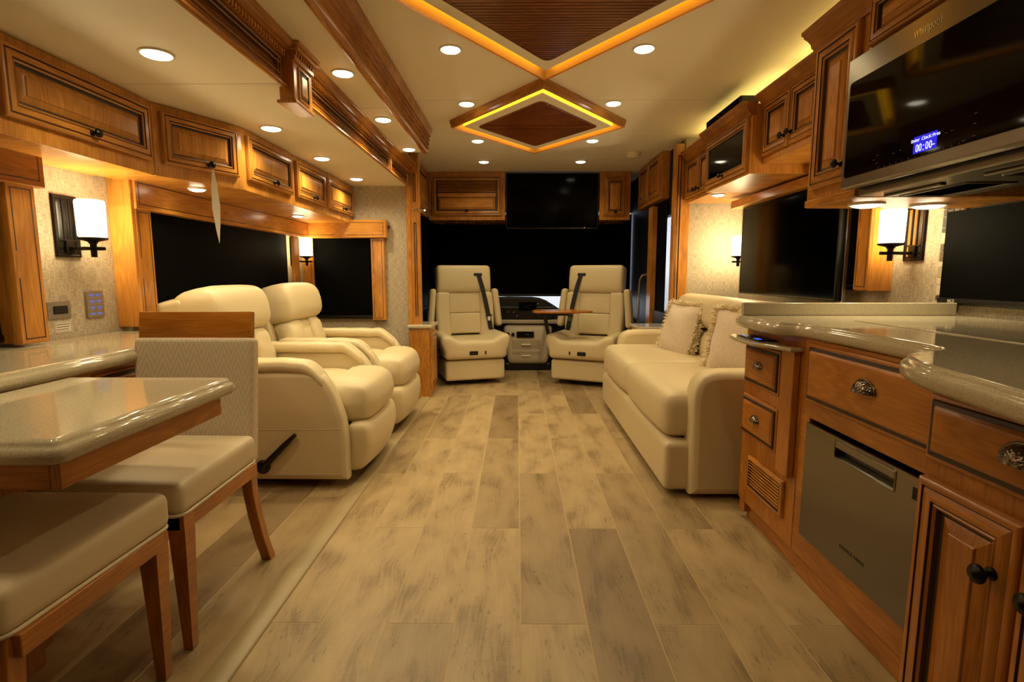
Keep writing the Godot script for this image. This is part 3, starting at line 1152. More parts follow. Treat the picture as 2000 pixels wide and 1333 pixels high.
func windows() -> void:
	var fx := Basis(Vector3.UP, PI / 2)
	# window over the dinette (only its far post and header corner are in view)
	var o := setting("window_1", "window box over the dinette with honey wood post")
	grooved(o, "casing", Transform3D(fx, V(-1.79, 1.095, -1.92)), 0.115, 0.57, 0.03, M.wood_b, true)
	grooved(o, "cornice", Transform3D(fx, V(-1.79, 1.447, -1.35)), 1.32, 0.145, 0.045, M.wood_c, true)
	var b := nb()
	b.rbb(V(XL, 1.372, -0.69), V(-1.79, 1.519, -2.01), 0.003)
	b.rbb(V(XL, 0.812, -1.865), V(-1.79, 1.372, -1.976), 0.003)
	put(b, "box_frame", M.wood, o)
	shade("black roller shade behind the dinette, cut off by the picture's edge", Transform3D(fx, V(-1.83, 1.40, -1.30)), 1.12, 0.575)
	# big window behind the recliners
	o = setting("window_2", "long window box behind the two recliners")
	b = nb()
	b.rbb(V(XL, 0.815, -2.46), V(-1.755, 1.49, -2.485), 0.003)
	b.rbb(V(XL, 1.362, -2.46), V(-1.765, 1.50, ZL + 0.002), 0.003)
	put(b, "box_frame", M.wood_b, o)
	grooved(o, "cornice", Transform3D(fx, V(-1.765, 1.430, -3.53)), 2.10, 0.142, 0.02, M.wood_b, true)
	grooved(o, "casing", Transform3D(fx, V(-1.775, 1.088, -2.535)), 0.105, 0.55, 0.022, M.wood, true)
	grooved(o, "casing", Transform3D(fx, V(-1.775, 1.088, -4.27)), 0.10, 0.55, 0.022, M.wood, true)
	shade("wide black roller shade in the long window behind the recliners", Transform3D(fx, V(-1.81, 1.40, -3.40)), 1.64, 0.60)
	# window in the slide-out end wall
	o = setting("window_3", "small window box in the slide-out end wall")
	b = nb()
	b.rbb(V(-1.86, 1.362, ZL + 0.002), V(-1.095, 1.512, ZL + 0.075), 0.004)
	put(b, "box_frame", M.wood_b, o)
	grooved(o, "cornice", Transform3D(Basis(), V(-1.475, 1.437, ZL + 0.075)), 0.76, 0.148, 0.014, M.wood_b, true)
	grooved(o, "casing", Transform3D(Basis(), V(-1.775, 1.015, ZL + 0.01)), 0.09, 0.69, 0.05, M.wood_b, true)
	grooved(o, "casing", Transform3D(Basis(), V(-1.180, 1.015, ZL + 0.01)), 0.11, 0.69, 0.05, M.wood_b, true)
	b = nb()
	b.xf = Transform3D(Basis(Vector3.FORWARD, PI / 2), V(-1.088, 1.455, ZL + 0.035))
	b.lathe([Vector2(0.0, 0.0), Vector2(0.014, 0.0), Vector2(0.014, 0.012), Vector2(0.0, 0.013)], 14)
	put(b, "shade_clutch", M.black, o)
	shade("small black roller shade in the slide-out end wall beyond the recliners", Transform3D(Basis(), V(-1.49, 1.40, ZL + 0.03)), 0.52, 0.715)
	# window behind the sofa television
	o = setting("window_5", "window box on the sofa wall with honey wood post")
	var fr := Basis(Vector3.UP, -PI / 2)
	b = nb()
	b.rbb(V(1.70, 0.978, -2.715), V(1.81, 1.60, -2.605), 0.003)
	put(b, "box_frame", M.wood_b, o)
	grooved(o, "casing", Transform3D(fr, V(1.703, 1.27, -2.66)), 0.105, 0.575, 0.012, M.wood, true)
	b = nb(2)
	b.rbb(V(1.60, 1.545, -4.10), V(1.81, 1.60, -2.48), 0.004)
	put(b, "header", M.wood_b, o)
	shade("black roller shade on the sofa wall beside the honey wood post", Transform3D(fr, V(1.79, 1.54, -3.20)), 0.97, 0.56)
	# kitchen window with its shade and tile surround
	var t := shade("black roller shade above the kitchen counter", Transform3D(fr, V(1.782, 1.315, -1.55)), 1.44, 0.375)
	text(t, "lettering", "MCD", Transform3D(Basis(), V(-0.645, -0.363, 0.0115)), 0.012, M.paper)
	# windshield, side shades of the cockpit
	shade("wide black windshield shade behind the two swivel seats", Transform3D(Basis(), V(0.17, 1.75, -6.33)), 2.32, 0.945)
	shade("black shade beside the driver's swivel seat", Transform3D(fx, V(-0.985, 1.66, -5.50)), 1.60, 0.98)
	shade("black shade in the entry door next to the wooden post", Transform3D(fr, V(1.325, 1.70, -4.97)), 0.32, 1.06)

func left_uppers() -> void:
	var fx := Basis(Vector3.UP, PI / 2)
	var g := "overhead cabinets of the slide-out"
	# [x face, z near, z far, door near, door far, depth, label]
	var U := [
		[-1.57, -0.70, -1.62, -0.76, -1.60, 0.285, "overhead cabinet at the far edge of the picture above the dinette window"],
		[-1.57, -1.62, -2.37, -1.675, -2.335, 0.285, "largest overhead cabinet, above the lit sconce of the dinette"],
		[-1.39, -2.77, -3.375, -2.805, -3.345, 0.465, "overhead cabinet next after the one with the paper tag"],
		[-1.39, -3.375, -3.945, -3.41, -3.92, 0.465, "overhead cabinet over the recliners, second from the end wall"],
		[-1.39, -3.945, ZL, -3.975, -4.57, 0.465, "smallest-looking overhead cabinet against the slide-out end wall"],
	]
	for u in U:
		var zc: float = (u[1] + u[2]) / 2
		var w: float = u[1] - u[2]
		var t := thing("overhead_cabinet", u[6], "cabinet", V(u[0], 1.485, zc), PI / 2, g)
		carcass(t, w - 0.002, SLIDE - 1.485 - 0.001, u[5], M.wood_b)
		var dw: float = u[3] - u[4]
		var d := panel_door(t, "door", at_z(zc - (u[3] + u[4]) / 2, 0.1665, 0.001), dw, 0.222, 0.72 if dw < 0.62 else 0.82, true)
		knob(d, V(0.0, -0.222 / 2 + 0.030, 0.0205))
	var ln := Vector2(0.18, -0.40)
	var ang := atan2(0.40, 0.18)
	var t2 := thing("overhead_cabinet", "angled overhead cabinet with a paper tag hanging from its knob", "cabinet", V(-1.48, 1.485, -2.57), ang, g)
	var cb := nb()
	cb.xf = Transform3D(Basis(Vector3(1, 0, 0), Vector3(0, 0, -1), Vector3(0, 1, 0)), Vector3.ZERO)
	cb.extr(P2([[-0.219, 0.0], [0.219, 0.0], [0.06, 0.352], [-0.325, 0.235]]), 0.0, SLIDE - 1.486, 0.003)
	put(cb, "body", M.wood_b, t2)
	var d2 := panel_door(t2, "door", at_z(0.0, 0.1665, 0.001), 0.375, 0.222, 0.72, true)
	knob(d2, V(0.02, -0.222 / 2 + 0.030, 0.0205))
	# tag on a string
	var kp: Vector3 = t2.transform * V(0.02, 0.085, 0.045)
	var tag := thing("paper_tag", "pale paper tag hanging on a string from a cabinet knob", "tag", kp, 0.0, "")
	var s := nb()
	s.tube([V(0, 0.004, 0), V(0.002, -0.012, 0.004), V(0.004, -0.024, 0.005)], 0.0012, 5)
	s.tube([V(0, 0.004, 0), V(0.014, 0.020, 0.006), V(0.03, 0.032, 0.01), V(0.045, 0.036, 0.01)], 0.001, 5)
	put(s, "string", M.ink, tag)
	s = nb()
	s.xf = Transform3D(Basis(Vector3.UP, 0.78), V(0.004, 0, 0.005))
	s.slab(P2([[-0.004, -0.022], [0.004, -0.022], [0.014, -0.10], [0.020, -0.19], [0.016, -0.27], [0.007, -0.365], [-0.004, -0.30], [-0.015, -0.20], [-0.012, -0.10]]), [[0.0, 0.0], [0.0, 0.0008]])
	put(s, "card", M.paper, tag)
	# lights under the overhead run
	downlight(V(-1.60, 1.484, -2.72), "small light under the overhead cabinets, above the near recliner", "lights under the overhead cabinets", 0.036, 0.35, 70)
	downlight(V(-1.60, 1.484, -3.95), "small light under the overhead cabinets, above the far recliner", "lights under the overhead cabinets", 0.036, 0.35, 70)

func crown(parent: Node, w: float, y: float, mat) -> void:
	var b := nb(2)
	b.xf = along_x(V(-w / 2, y, 0))
	b.grain = 2
	b.extr(P2([[-0.02, -0.062], [0.010, -0.062], [0.013, -0.050], [0.020, -0.046], [0.024, -0.032], [0.036, -0.020], [0.050, -0.012], [0.054, -0.004], [0.062, 0.0], [0.062, 0.012], [-0.02, 0.012]]), 0.0, w)
	put(b, "crown", mat, parent)

func RS(v: Vector3) -> Vector3:
	return V(0, 1.06, 0) + (v - V(0, 1.06, 0)) * 0.95

func cab_r(label: String, x: float, z0: float, z1: float, y0: float, y1: float, depth: float, called := "upper_cabinet", cr := true) -> Node3D:
	# z0 far, z1 near
	var t := thing(called, label, "cabinet", RS(V(x, y0, (z0 + z1) / 2)), -PI / 2, "")
	var h := (y1 - y0) * 0.95
	var w := (z1 - z0) * 0.95
	carcass(t, w - 0.002, h, depth, M.wood_b)
	if cr:
		crown(t, w, h, M.wood_c)
	return t

func right_uppers() -> void:
	var k := 0.95
	# far pair of small doors
	var t := cab_r("upper cabinet with two narrow doors next to the wooden post", 1.42, -4.60, -3.93, 1.65, 2.05, 0.44)
	var h := 0.40 * k
	for s in [-1, 1]:
		var d := panel_door(t, "door", at_z(s * 0.150, h / 2 - 0.02, 0.001), 0.29, h - 0.10, 0.7)
		knob(d, V(-s * 0.115, -h / 2 + 0.085, 0.0205))
	# box with the dark glass flap
	t = cab_r("upper cabinet with a dark glass door, beneath the black sound bar", 1.35, -3.93, -3.20, 1.64, 2.03, 0.50)
	h = 0.39 * k
	var dg := panel_door(t, "door", at_z(0.0, h / 2 - 0.022, 0.001), 0.64, h - 0.085, 0.78, true, null, null, true)
	knob(dg, V(0.0, -h / 2 + 0.072, 0.0205))
	# two doors toward the kitchen
	t = cab_r("upper cabinet with two doors and paired knobs, before the microwave cabinet", 1.42, -3.20, -2.31, 1.69, 2.06, 0.44)
	h = 0.37 * k
	for s in [-1, 1]:
		var d := panel_door(t, "door", at_z(s * 0.145 - 0.12, h / 2 - 0.005, 0.001), 0.275, h - 0.085, 0.8)
		knob(d, V(-s * 0.112, -h / 2 + 0.095, 0.0205))
	# tall door beside the microwave
	t = cab_r("tall upper cabinet with one door beside the microwave", 1.22, -2.315, -1.975, 1.335, 2.02, 0.645)
	h = 0.685 * k
	var td := panel_door(t, "door", at_z(0.005, h / 2 + 0.0, 0.001), 0.255, h - 0.13, 0.95)
	knob(td, V(0.085, -h / 2 + 0.125, 0.0205))
	var bv := nb(0)
	bv.rbb(V(-0.16, 0.002, 0.0), V(0.16, 0.028, 0.008), 0.003)
	put(bv, "bottom_rail", M.wood, t)
	# cabinet over the microwave
	t = cab_r("shallow cabinet directly over the microwave", 1.22, -1.975, -1.19, 1.80, 2.02, 0.645)
	for s in [-1, 1]:
		var d := panel_door(t, "door", at_z(s * 0.18, 0.105, 0.001), 0.335, 0.150, 0.62, false)
	t = cab_r("upper cabinet past the microwave, outside the view", 1.22, -1.19, -0.30, 1.335, 2.02, 0.645)
	panel_door(t, "door", at_z(0.0, 0.33, 0.001), 0.40, 0.52, 0.95)
	# under-cabinet lamps
	downlight(RS(V(1.375, 1.334, -2.16)), "under-cabinet puck light closer to the aisle, below the microwave cabinet", "puck lights under the microwave cabinet", 0.05, 0.35, 72)
	downlight(RS(V(1.640, 1.334, -2.19)), "under-cabinet puck light closer to the tiles, below the microwave cabinet", "puck lights under the microwave cabinet", 0.05, 0.35, 72)
	downlight(RS(V(1.498, 1.6495, -4.085)), "small light under the upper cabinets, above the sofa's end wall", "", 0.04, 0.5, 72)
	# microwave
	var w := 0.755 * k
	h = 0.436 * k
	var m := thing("microwave", "built-in stainless microwave with black glass front and blue clock display", "microwave", RS(V(1.15, 1.357, -1.585)), -PI / 2, "")
	var b := nb()
	b.rbb(V(-w / 2 + 0.004, 0.004, -0.40), V(w / 2 - 0.004, h, -0.03), 0.004)
	put(b, "body", M.steel_dark, m)
	b = nb(0)
	b.xf = at_z(0, h / 2, -0.032)
	b.slab(rrect(w, h, 0.006, 2), [[0.0, 0.0], [0.0, 0.026], [0.004, 0.031], [0.0055, 0.032]], true, true)
	put(b, "steel_front", M.steel, m)
	b = nb()
	b.xf = at_z(0.004, h / 2 - 0.022, 0.0)
	b.slab(rrect(w - 0.030, h - 0.112, 0.012, 4), [[0.0, 0.0], [0.0, 0.001], [0.001, 0.0016]])
	var gp := put(b, "glass_front", M.black_gloss, m)
	var px := func(z: float) -> float:
		return (z + 1.585) * k
	var py := func(y: float) -> float:
		return (y - 1.357) * k
	b = nb()
	b.bb(V(px.call(-1.612), py.call(1.405), 0.0018), V(px.call(-1.525), py.call(1.452), 0.0022))
	var ds := put(b, "clock_display", M.blue, m)
	text(m, "display_words", "Enter Clock:Pres", at_z(px.call(-1.568), py.call(1.442), 0.0026), 0.0085, M.white_glow, "Droid Sans Mono", 0.92)
	text(m, "clock_digits", "00:00", at_z(px.call(-1.572), py.call(1.419), 0.0026), 0.020, M.white_glow, "Droid Sans Mono", 0.72)
	b = nb()
	b.bb(V(px.call(-1.541), py.call(1.4155), 0.0024), V(px.call(-1.531), py.call(1.4175), 0.0030))
	put(b, "display_mark", M.white_glow, m)
	b = nb()
	for i in 13:
		b.bb(V(px.call(-1.76 + i * 0.026), py.call(1.3955), 0.0017), V(px.call(-1.757 + i * 0.026), py.call(1.399), 0.0021))
	for q in [[-1.79, 1.424], [-1.775, 1.435], [-1.775, 1.412], [-1.70, 1.425], [-1.67, 1.428], [-1.50, 1.435], [-1.48, 1.436], [-1.41, 1.46], [-1.41, 1.435], [-1.44, 1.40], [-1.41, 1.405]]:
		b.bb(V(px.call(q[0]), py.call(q[1]), 0.0017), V(px.call(q[0] + 0.010), py.call(q[1] + 0.0022), 0.0021))
	put(b, "key_marks", M.mark, m)
	text(m, "brand_lettering", "Whirlpool", at_z(px.call(-1.60), py.call(1.747), 0.0008), 0.019, M.chrome, "Droid Sans", 0.85)
	# underside with grease filters and a stepped vent
	b = nb()
	b.rbb(V(-w / 2 + 0.01, -0.022, -0.40), V(w / 2 - 0.01, 0.006, -0.055), 0.006)
	put(b, "underside", M.steel, m)
	for s in [-1, 1]:
		b = nb()
		b.xf = Transform3D(Basis(Vector3(1, 0, 0), Vector3(0, 0, 1), Vector3(0, -1, 0)), V(s * 0.19, -0.022, -0.25))
		b.slab(rrect(0.28, 0.15, 0.01, 2), [[0.0, 0.0], [0.003, 0.005], [0.010, 0.005], [0.013, 0.001]])
		put(b, "grease_filter", M.steel_dark, m)
		b = nb()
		b.rbb(V(s * 0.19 - 0.12, -0.030, -0.135), V(s * 0.19 + 0.12, -0.022, -0.115), 0.003)
		put(b, "filter_rail", M.steel, m)
	# sound bar
	var sb := thing("sound_bar", "black sound bar lying on the upper cabinets", "speaker", RS(V(1.36, 2.043, -3.62)), -PI / 2, "")
	b = nb()
	b.rbb(V(-0.275, 0.0, -0.075), V(0.275, 0.072, 0.035), 0.012, 2)
	put(b, "case", M.black, sb)
	b = nb()
	b.rbb(V(-0.26, 0.008, 0.032), V(0.26, 0.064, 0.037), 0.002)
	put(b, "grille", M.shade, sb)
	b = nb()
	b.bb(V(0.02, 0.045, 0.0370), V(0.035, 0.049, 0.0376))
	put(b, "badge", M.mark, sb)
	# cove light strip on top of the cabinets
	var cv := thing("cove_light", "yellow light strip hidden along the top of the upper cabinets", "light strip", V(1.42, 1.995, -2.6), 0.0, "")
	b = nb()
	b.rbb(V(-0.02, 0.0, -1.72), V(0.02, 0.012, 2.2), 0.003)
	put(b, "channel", M.plastic_white, cv)
	b = nb()
	b.bb(V(-0.012, 0.012, -1.70), V(0.012, 0.016, 2.2))
	put(b, "light_strip", M.cove_glow, cv)
	for z in [-1.0, 0.4, 1.7]:
		var l := AreaLight3D.new()
		l.name = "lamp"
		cv.add_child(l, true)
		l.area_size = Vector2(0.03, 1.3)
		l.rotation.x = PI / 2
		l.position = V(0.0, 0.03, z)
		l.light_color = Color(1.0, 0.90, 0.52)
		l.light_energy = 0.16
		l.area_range = 5.0
		l.shadow_enabled = true
	# television over the sofa back
	tv("television", "large black television standing behind the sofa back", RS(V(1.75, 0.912, -3.60)), -PI / 2, 1.275 * k, 0.714 * k, true)
	# sconces
	sconce(V(1.81, 1.245, -2.475), -PI / 2, "lit bronze sconce with white glass shade beside the kitchen tiles", 1.0)
	sconce(V(1.81, 1.245, -4.16), -PI / 2, "lit bronze sconce half hidden by the sofa television", 1.6)

func tv(called: String, label: String, at: Vector3, ry: float, w: float, h: float, stand: bool) -> void:
	var t := thing(called, label, "television", at, ry, "")
	var b := nb()
	b.xf = at_z(0, h / 2, -0.045)
	b.slab(rrect(w, h, 0.004, 2), [[0.004, 0.0], [0.0, 0.003], [0.0, 0.042], [0.002, 0.045], [0.007, 0.045], [0.009, 0.043]])
	put(b, "case", M.black, t)
	b = nb()
	b.xf = at_z(0, h / 2, -0.0025)
	b.slab(rect(w - 0.018, h - 0.018), [[0.0, 0.0], [0.0, 0.001]])
	put(b, "screen", M.screen, t)
	b = nb()
	b.bb(V(-0.02, 0.002, -0.0005), V(0.02, 0.006, 0.0006))
	put(b, "badge", M.mark, t)
	if stand:
		b = nb()
		b.rbb(V(-0.25, 0.02, -0.08), V(0.25, 0.45, -0.045), 0.006)
		put(b, "rear_housing", M.black, t)
		b = nb()
		b.rbb(V(w / 2 + 0.003, -0.01, -0.05), V(w / 2 + 0.015, h, -0.03), 0.003)
		put(b, "lift_post", M.chrome, t)

func kitchen_base() -> void:
	var k := 0.98
	var ky := func(y: float) -> float:
		return 1.06 - (1.06 - y) * k
	var fr := -PI / 2
	var ztop := 0.8465
	# drawer stack
	var z0 := -2.262
	var z1 := -1.808
	var t := thing("base_cabinet", "narrow base cabinet with two drawers and a louvre, next to the sofa arm", "cabinet", V(0.98, 0, (z0 + z1) / 2), fr, "kitchen base cabinets")
	var zc := (z0 + z1) / 2
	var b := nb()
	b.rbb(V((z0 - zc), 0.085, -0.60), V((z1 - zc), ztop, 0.0), 0.003)
	put(b, "body", M.wood_red, t)
	b = nb(0)
	b.rbb(V(z0 - zc + 0.02, 0.0, -0.58), V(z1 - zc, 0.086, -0.03), 0.003)
	put(b, "plinth", M.wood_red, t)
	b = nb()
	b.rbb(V(z0 - zc, 0.035, -0.06), V(z0 - zc + 0.05, 0.10, -0.004), 0.006)
	put(b, "foot", M.wood_red, t)
	for q in [[0.598, 0.770], [0.375, 0.548]]:
		var y0: float = ky.call(q[0])
		var y1: float = ky.call(q[1])
		flat_drawer(t, at_z((-2.291 - 1.986) / 2 * k - zc, (y0 + y1) / 2, 0.001), 0.298, y1 - y0, 0.062, M.wood_red)
	louver(t, "louvre", at_z((-2.209 - 1.911) / 2 * k - zc, (ky.call(0.292) + ky.call(0.150)) / 2, 0.001), 0.292, 0.139, 8, M.wood)
	b = nb()
	b.rbb(V(-1.952 * k - zc, ky.call(0.325), 0.0), V(-1.862 * k - zc, ky.call(0.805), 0.024), 0.004)
	put(b, "pilaster", M.wood_red, t)
	# unit over the dishwasher
	z0 = -1.806
	z1 = -1.105
	zc = (z0 + z1) / 2
	t = thing("base_cabinet", "base cabinet with one wide drawer above the dishwasher", "cabinet", V(0.98, 0, zc), fr, "kitchen base cabinets")
	b = nb(0)
	b.rbb(V(z0 - zc, ky.call(0.572), -0.60), V(z1 - zc, ztop, 0.0), 0.003)
	b.rbb(V(z0 - zc, 0.085, -0.60), V(z1 - zc, ky.call(0.155), 0.0), 0.003)
	b.rbb(V(z0 - zc, 0.085, -0.60), V(-1.783 * k - zc, ztop - 0.001, -0.0005), 0.003)
	put(b, "body", M.wood_red, t)
	b = nb(0)
	b.rbb(V(z0 - zc, 0.0, -0.58), V(z1 - zc, 0.086, -0.018), 0.003)
	put(b, "plinth", M.wood_red, t)
	var dy0: float = ky.call(0.630)
	var dy1: float = ky.call(0.828)
	var dd := flat_drawer(t, at_z((-1.775 - 1.15) / 2 - zc, (dy0 + dy1) / 2, 0.001), 0.60, dy1 - dy0, 0.0, M.wood_red)
	cup_pull(dd, V(-1.477 * k - (-1.775 - 1.15) / 2, 0.0, 0.021), 0.088)
	# dishwasher
	var wz0 := -1.770 * k
	var wz1 := -1.150
	var wc := (wz0 + wz1) / 2
	var ww := wz1 - wz0
	var y0: float = ky.call(0.163)
	var y1: float = ky.call(0.562)
	var hh := y1 - y0
	var dw := thing("dishwasher", "stainless drawer dishwasher with recessed handle under the wide drawer", "dishwasher", V(0.98, y0, wc), fr, "")
	b = nb()
	b.rbb(V(-ww / 2 + 0.004, 0.004, -0.45), V(ww / 2, hh - 0.004, -0.004), 0.004)
	put(b, "body", M.black, dw)
	# front sheet with a window for the handle
	var hx0 := -1.600 * k - wc
	var hx1 := -1.340 * k - wc
	var hy0: float = hh - 0.062
	var hy1: float = hh - 0.010
	b = nb(1)
	b.bb(V(-ww / 2, 0, -0.003), V(hx0, hh, 0.016))
	b.bb(V(hx1, 0, -0.003), V(ww / 2, hh, 0.016))
	b.bb(V(hx0, 0, -0.003), V(hx1, hy0, 0.016))
	b.bb(V(hx0, hy1, -0.003), V(hx1, hh, 0.016))
	put(b, "steel_front", M.steel, dw)
	b = nb(0)
	b.bb(V(hx0, hy0, -0.010), V(hx1, hy1, -0.006))
	b.quad(V(hx0, hy0, 0.016), V(hx1, hy0, 0.016), V(hx1, hy0 + 0.012, -0.006), V(hx0, hy0 + 0.012, -0.006), V(0, 0.87, 0.48).normalized())
	b.rbb(V(hx0, hy1 - 0.022, 0.010), V(hx1, hy1, 0.018), 0.003)
	put(b, "handle_recess", M.steel, dw)
	b = nb()
	b.xf = at_z((hx0 + hx1) / 2, (hy0 + hy1) / 2, 0.016)
	b.slab(rrect(hx1 - hx0 + 0.010, hy1 - hy0 + 0.010, 0.008, 3), [[0.0, 0.0], [0.001, 0.002], [0.004, 0.002], [0.005, 0.0]], false, false)
	put(b, "handle_bezel", M.steel, dw)
	b = nb()
	b.bb(V(ww / 2 - 0.10, hh - 0.055, 0.0162), V(ww / 2 - 0.02, hh - 0.025, 0.0170))
	put(b, "status_window", M.black_gloss, dw)
	text(dw, "brand_lettering", "FISHER & PAYKEL", at_z(-1.485 * k - wc, 0.075, 0.0166), 0.0105, M.ink, "Droid Sans", 1.05)
	# unit under the bulging counter
	var k3 := 0.915
	z0 = -1.105
	z1 = -0.15
	zc = (z0 + z1) / 2
	t = thing("base_cabinet", "base cabinet with a drawer over two panelled doors, nearest the camera", "cabinet", V(0.872, 0, zc), fr, "kitchen base cabinets")
	b = nb()
	b.rbb(V(z0 - zc, 0.085, -0.72), V(z1 - zc, ztop, 0.0), 0.003)
	put(b, "body", M.wood_red, t)
	b = nb(0)
	b.rbb(V(z0 - zc + 0.02, 0.0, -0.70), V(z1 - zc, 0.086, -0.05), 0.003)
	put(b, "plinth", M.wood_red, t)
	var q0 := 1.06 - (1.06 - 0.640) * k3
	var q1 := 1.06 - (1.06 - 0.792) * k3
	var dr := flat_drawer(t, at_z(-0.865 - zc, (q0 + q1) / 2, 0.001), 0.46, q1 - q0, 0.09, M.wood_red)
	var e0 := 0.105
	var e1 := 1.06 - (1.06 - 0.598) * k3
	for s in [[-1.095, -0.860, 1], [-0.855, -0.62, -1]]:
		var d := panel_door(t, "door", at_z((s[0] + s[1]) / 2 - zc, (e0 + e1) / 2, 0.001), s[1] - s[0], e1 - e0, 0.88, true, M.wood_red, M.wood_red)
		knob(d, V(s[2] * 0.075, (e1 - e0) / 2 - 0.11, 0.0205), 1.1)
	# countertop
	var ct := thing("kitchen_countertop", "speckled beige stone countertop with rounded edge and bulging front", "countertop", V(1.3, 0.847, -1.2), 0.0, "")
	b = nb()
	b.xf = Transform3D(Basis(Vector3(1, 0, 0), Vector3(0, 0, 1), Vector3(0, 1, 0)), V(-1.3, 0.0, 1.2))
	var c0 := [[1.059, -2.40], [0.985, -2.385], [0.955, -2.34], [0.938, -2.26], [0.932, -2.15], [0.930, -2.06], [0.936, -2.0], [0.952, -1.955], [0.975, -1.928], [0.997, -1.905], [1.006, -1.86], [1.010, -1.75], [1.014, -1.60], [1.012, -1.45], [1.012, -1.34], [0.998, -1.262], [0.935, -1.232], [0.872, -1.205], [0.832, -1.155], [0.804, -1.10], [0.780, -1.04], [0.768, -0.95], [0.757, -0.87], [0.735, -0.76], [0.70, -0.6], [0.69, -0.3], [0.69, 0.35], [1.895, 0.35], [1.895, -2.40]]
	for i in c0.size():
		c0[i][0] = c0[i][0] * 0.95
		c0[i][1] = c0[i][1] * 0.95
	for it in 2:
		var c1 := []
		for i in c0.size():
			var p: Array = c0[i]
			var q: Array = c0[(i + 1) % c0.size()]
			if i >= c0.size() - 3:
				c1.append(p)
			else:
				c1.append([p[0] * 0.75 + q[0] * 0.25, p[1] * 0.75 + q[1] * 0.25])
				c1.append([p[0] * 0.25 + q[0] * 0.75, p[1] * 0.25 + q[1] * 0.75])
		c0 = c1
	c0.reverse()
	b.slab(P2(c0), [[0.022, 0.0], [0.010, 0.003], [0.003, 0.010], [0.0, 0.020], [0.002, 0.030], [0.007, 0.036], [0.012, 0.038], [0.013, 0.042], [0.016, 0.046], [0.022, 0.048]])
	put(b, "slab", M.stone, ct)
	b = nb()
	b.rbb(V(0.915 - 1.3, 0.048, -2.185 + 1.2), V(1.768 - 1.3, 0.099, -2.155 + 1.2), 0.004)
	put(b, "end_upstand", M.stone, ct)
	b = nb()
	b.rbb(V(1.20 - 1.3, 0.046, -1.90 + 1.2), V(1.70 - 1.3, 0.0505, -0.6 + 1.2), 0.002)
	put(b, "sink_cover", M.stone, ct)
	# pull-out shelf with a charging pad
	var ps := thing("pull_out_shelf", "thin stone pull-out shelf with blue lit pad under the counter end", "shelf", V(0.98, 0.795, -2.02), fr, "")
	b = nb()
	b.xf = Transform3D(Basis(Vector3(1, 0, 0), Vector3(0, 0, -1), Vector3(0, 1, 0)), Vector3.ZERO)
	b.slab(P2([[-0.245, 0.0], [-0.245, -0.06], [-0.20, -0.095], [-0.10, -0.112], [0.06, -0.112], [0.11, -0.075], [0.21, -0.045], [0.21, 0.0]]), [[0.004, 0.0], [0.0, 0.004], [0.0, 0.010], [0.004, 0.014]])
	put(b, "shelf_board", M.stone, ps)
	b = nb()
	b.rbb(V(-0.16, 0.014, 0.005), V(0.03, 0.020, 0.075), 0.003)
	put(b, "charging_pad", M.black, ps)
	b = nb()
	b.bb(V(-0.02, 0.0202, 0.055), V(0.015, 0.0212, 0.072))
	b.bb(V(-0.13, 0.0202, 0.062), V(-0.118, 0.0212, 0.070))
	put(b, "status_light", M.blue_key, ps)
	# mosaic tiles beside the kitchen shade
	var tl := setting("wall_tiles", "mosaic of small beige and brown tiles at the kitchen backsplash")
	var y := 0.905
	var row := 0
	while y < 1.60:
		var hgt: float = [0.045, 0.022, 0.045, 0.030][row % 4]
		var z := -2.315
		while z < -2.20:
			var wd: float = [0.030, 0.022, 0.05, 0.034][(row * 3 + int(-z * 97)) % 4]
			b = nb()
			var ze := minf(z + wd, -2.195)
			b.rbb(V(1.800, y, z), V(1.8115, y + hgt - 0.0025, ze - 0.0025), 0.001)
			put(b, "tile", M.tile[[0, 2, 0, 1, 2, 0, 3][rng.randi() % 7]], tl)
			z = ze
			if ze >= -2.1951:
				break
		y += hgt
		row += 1

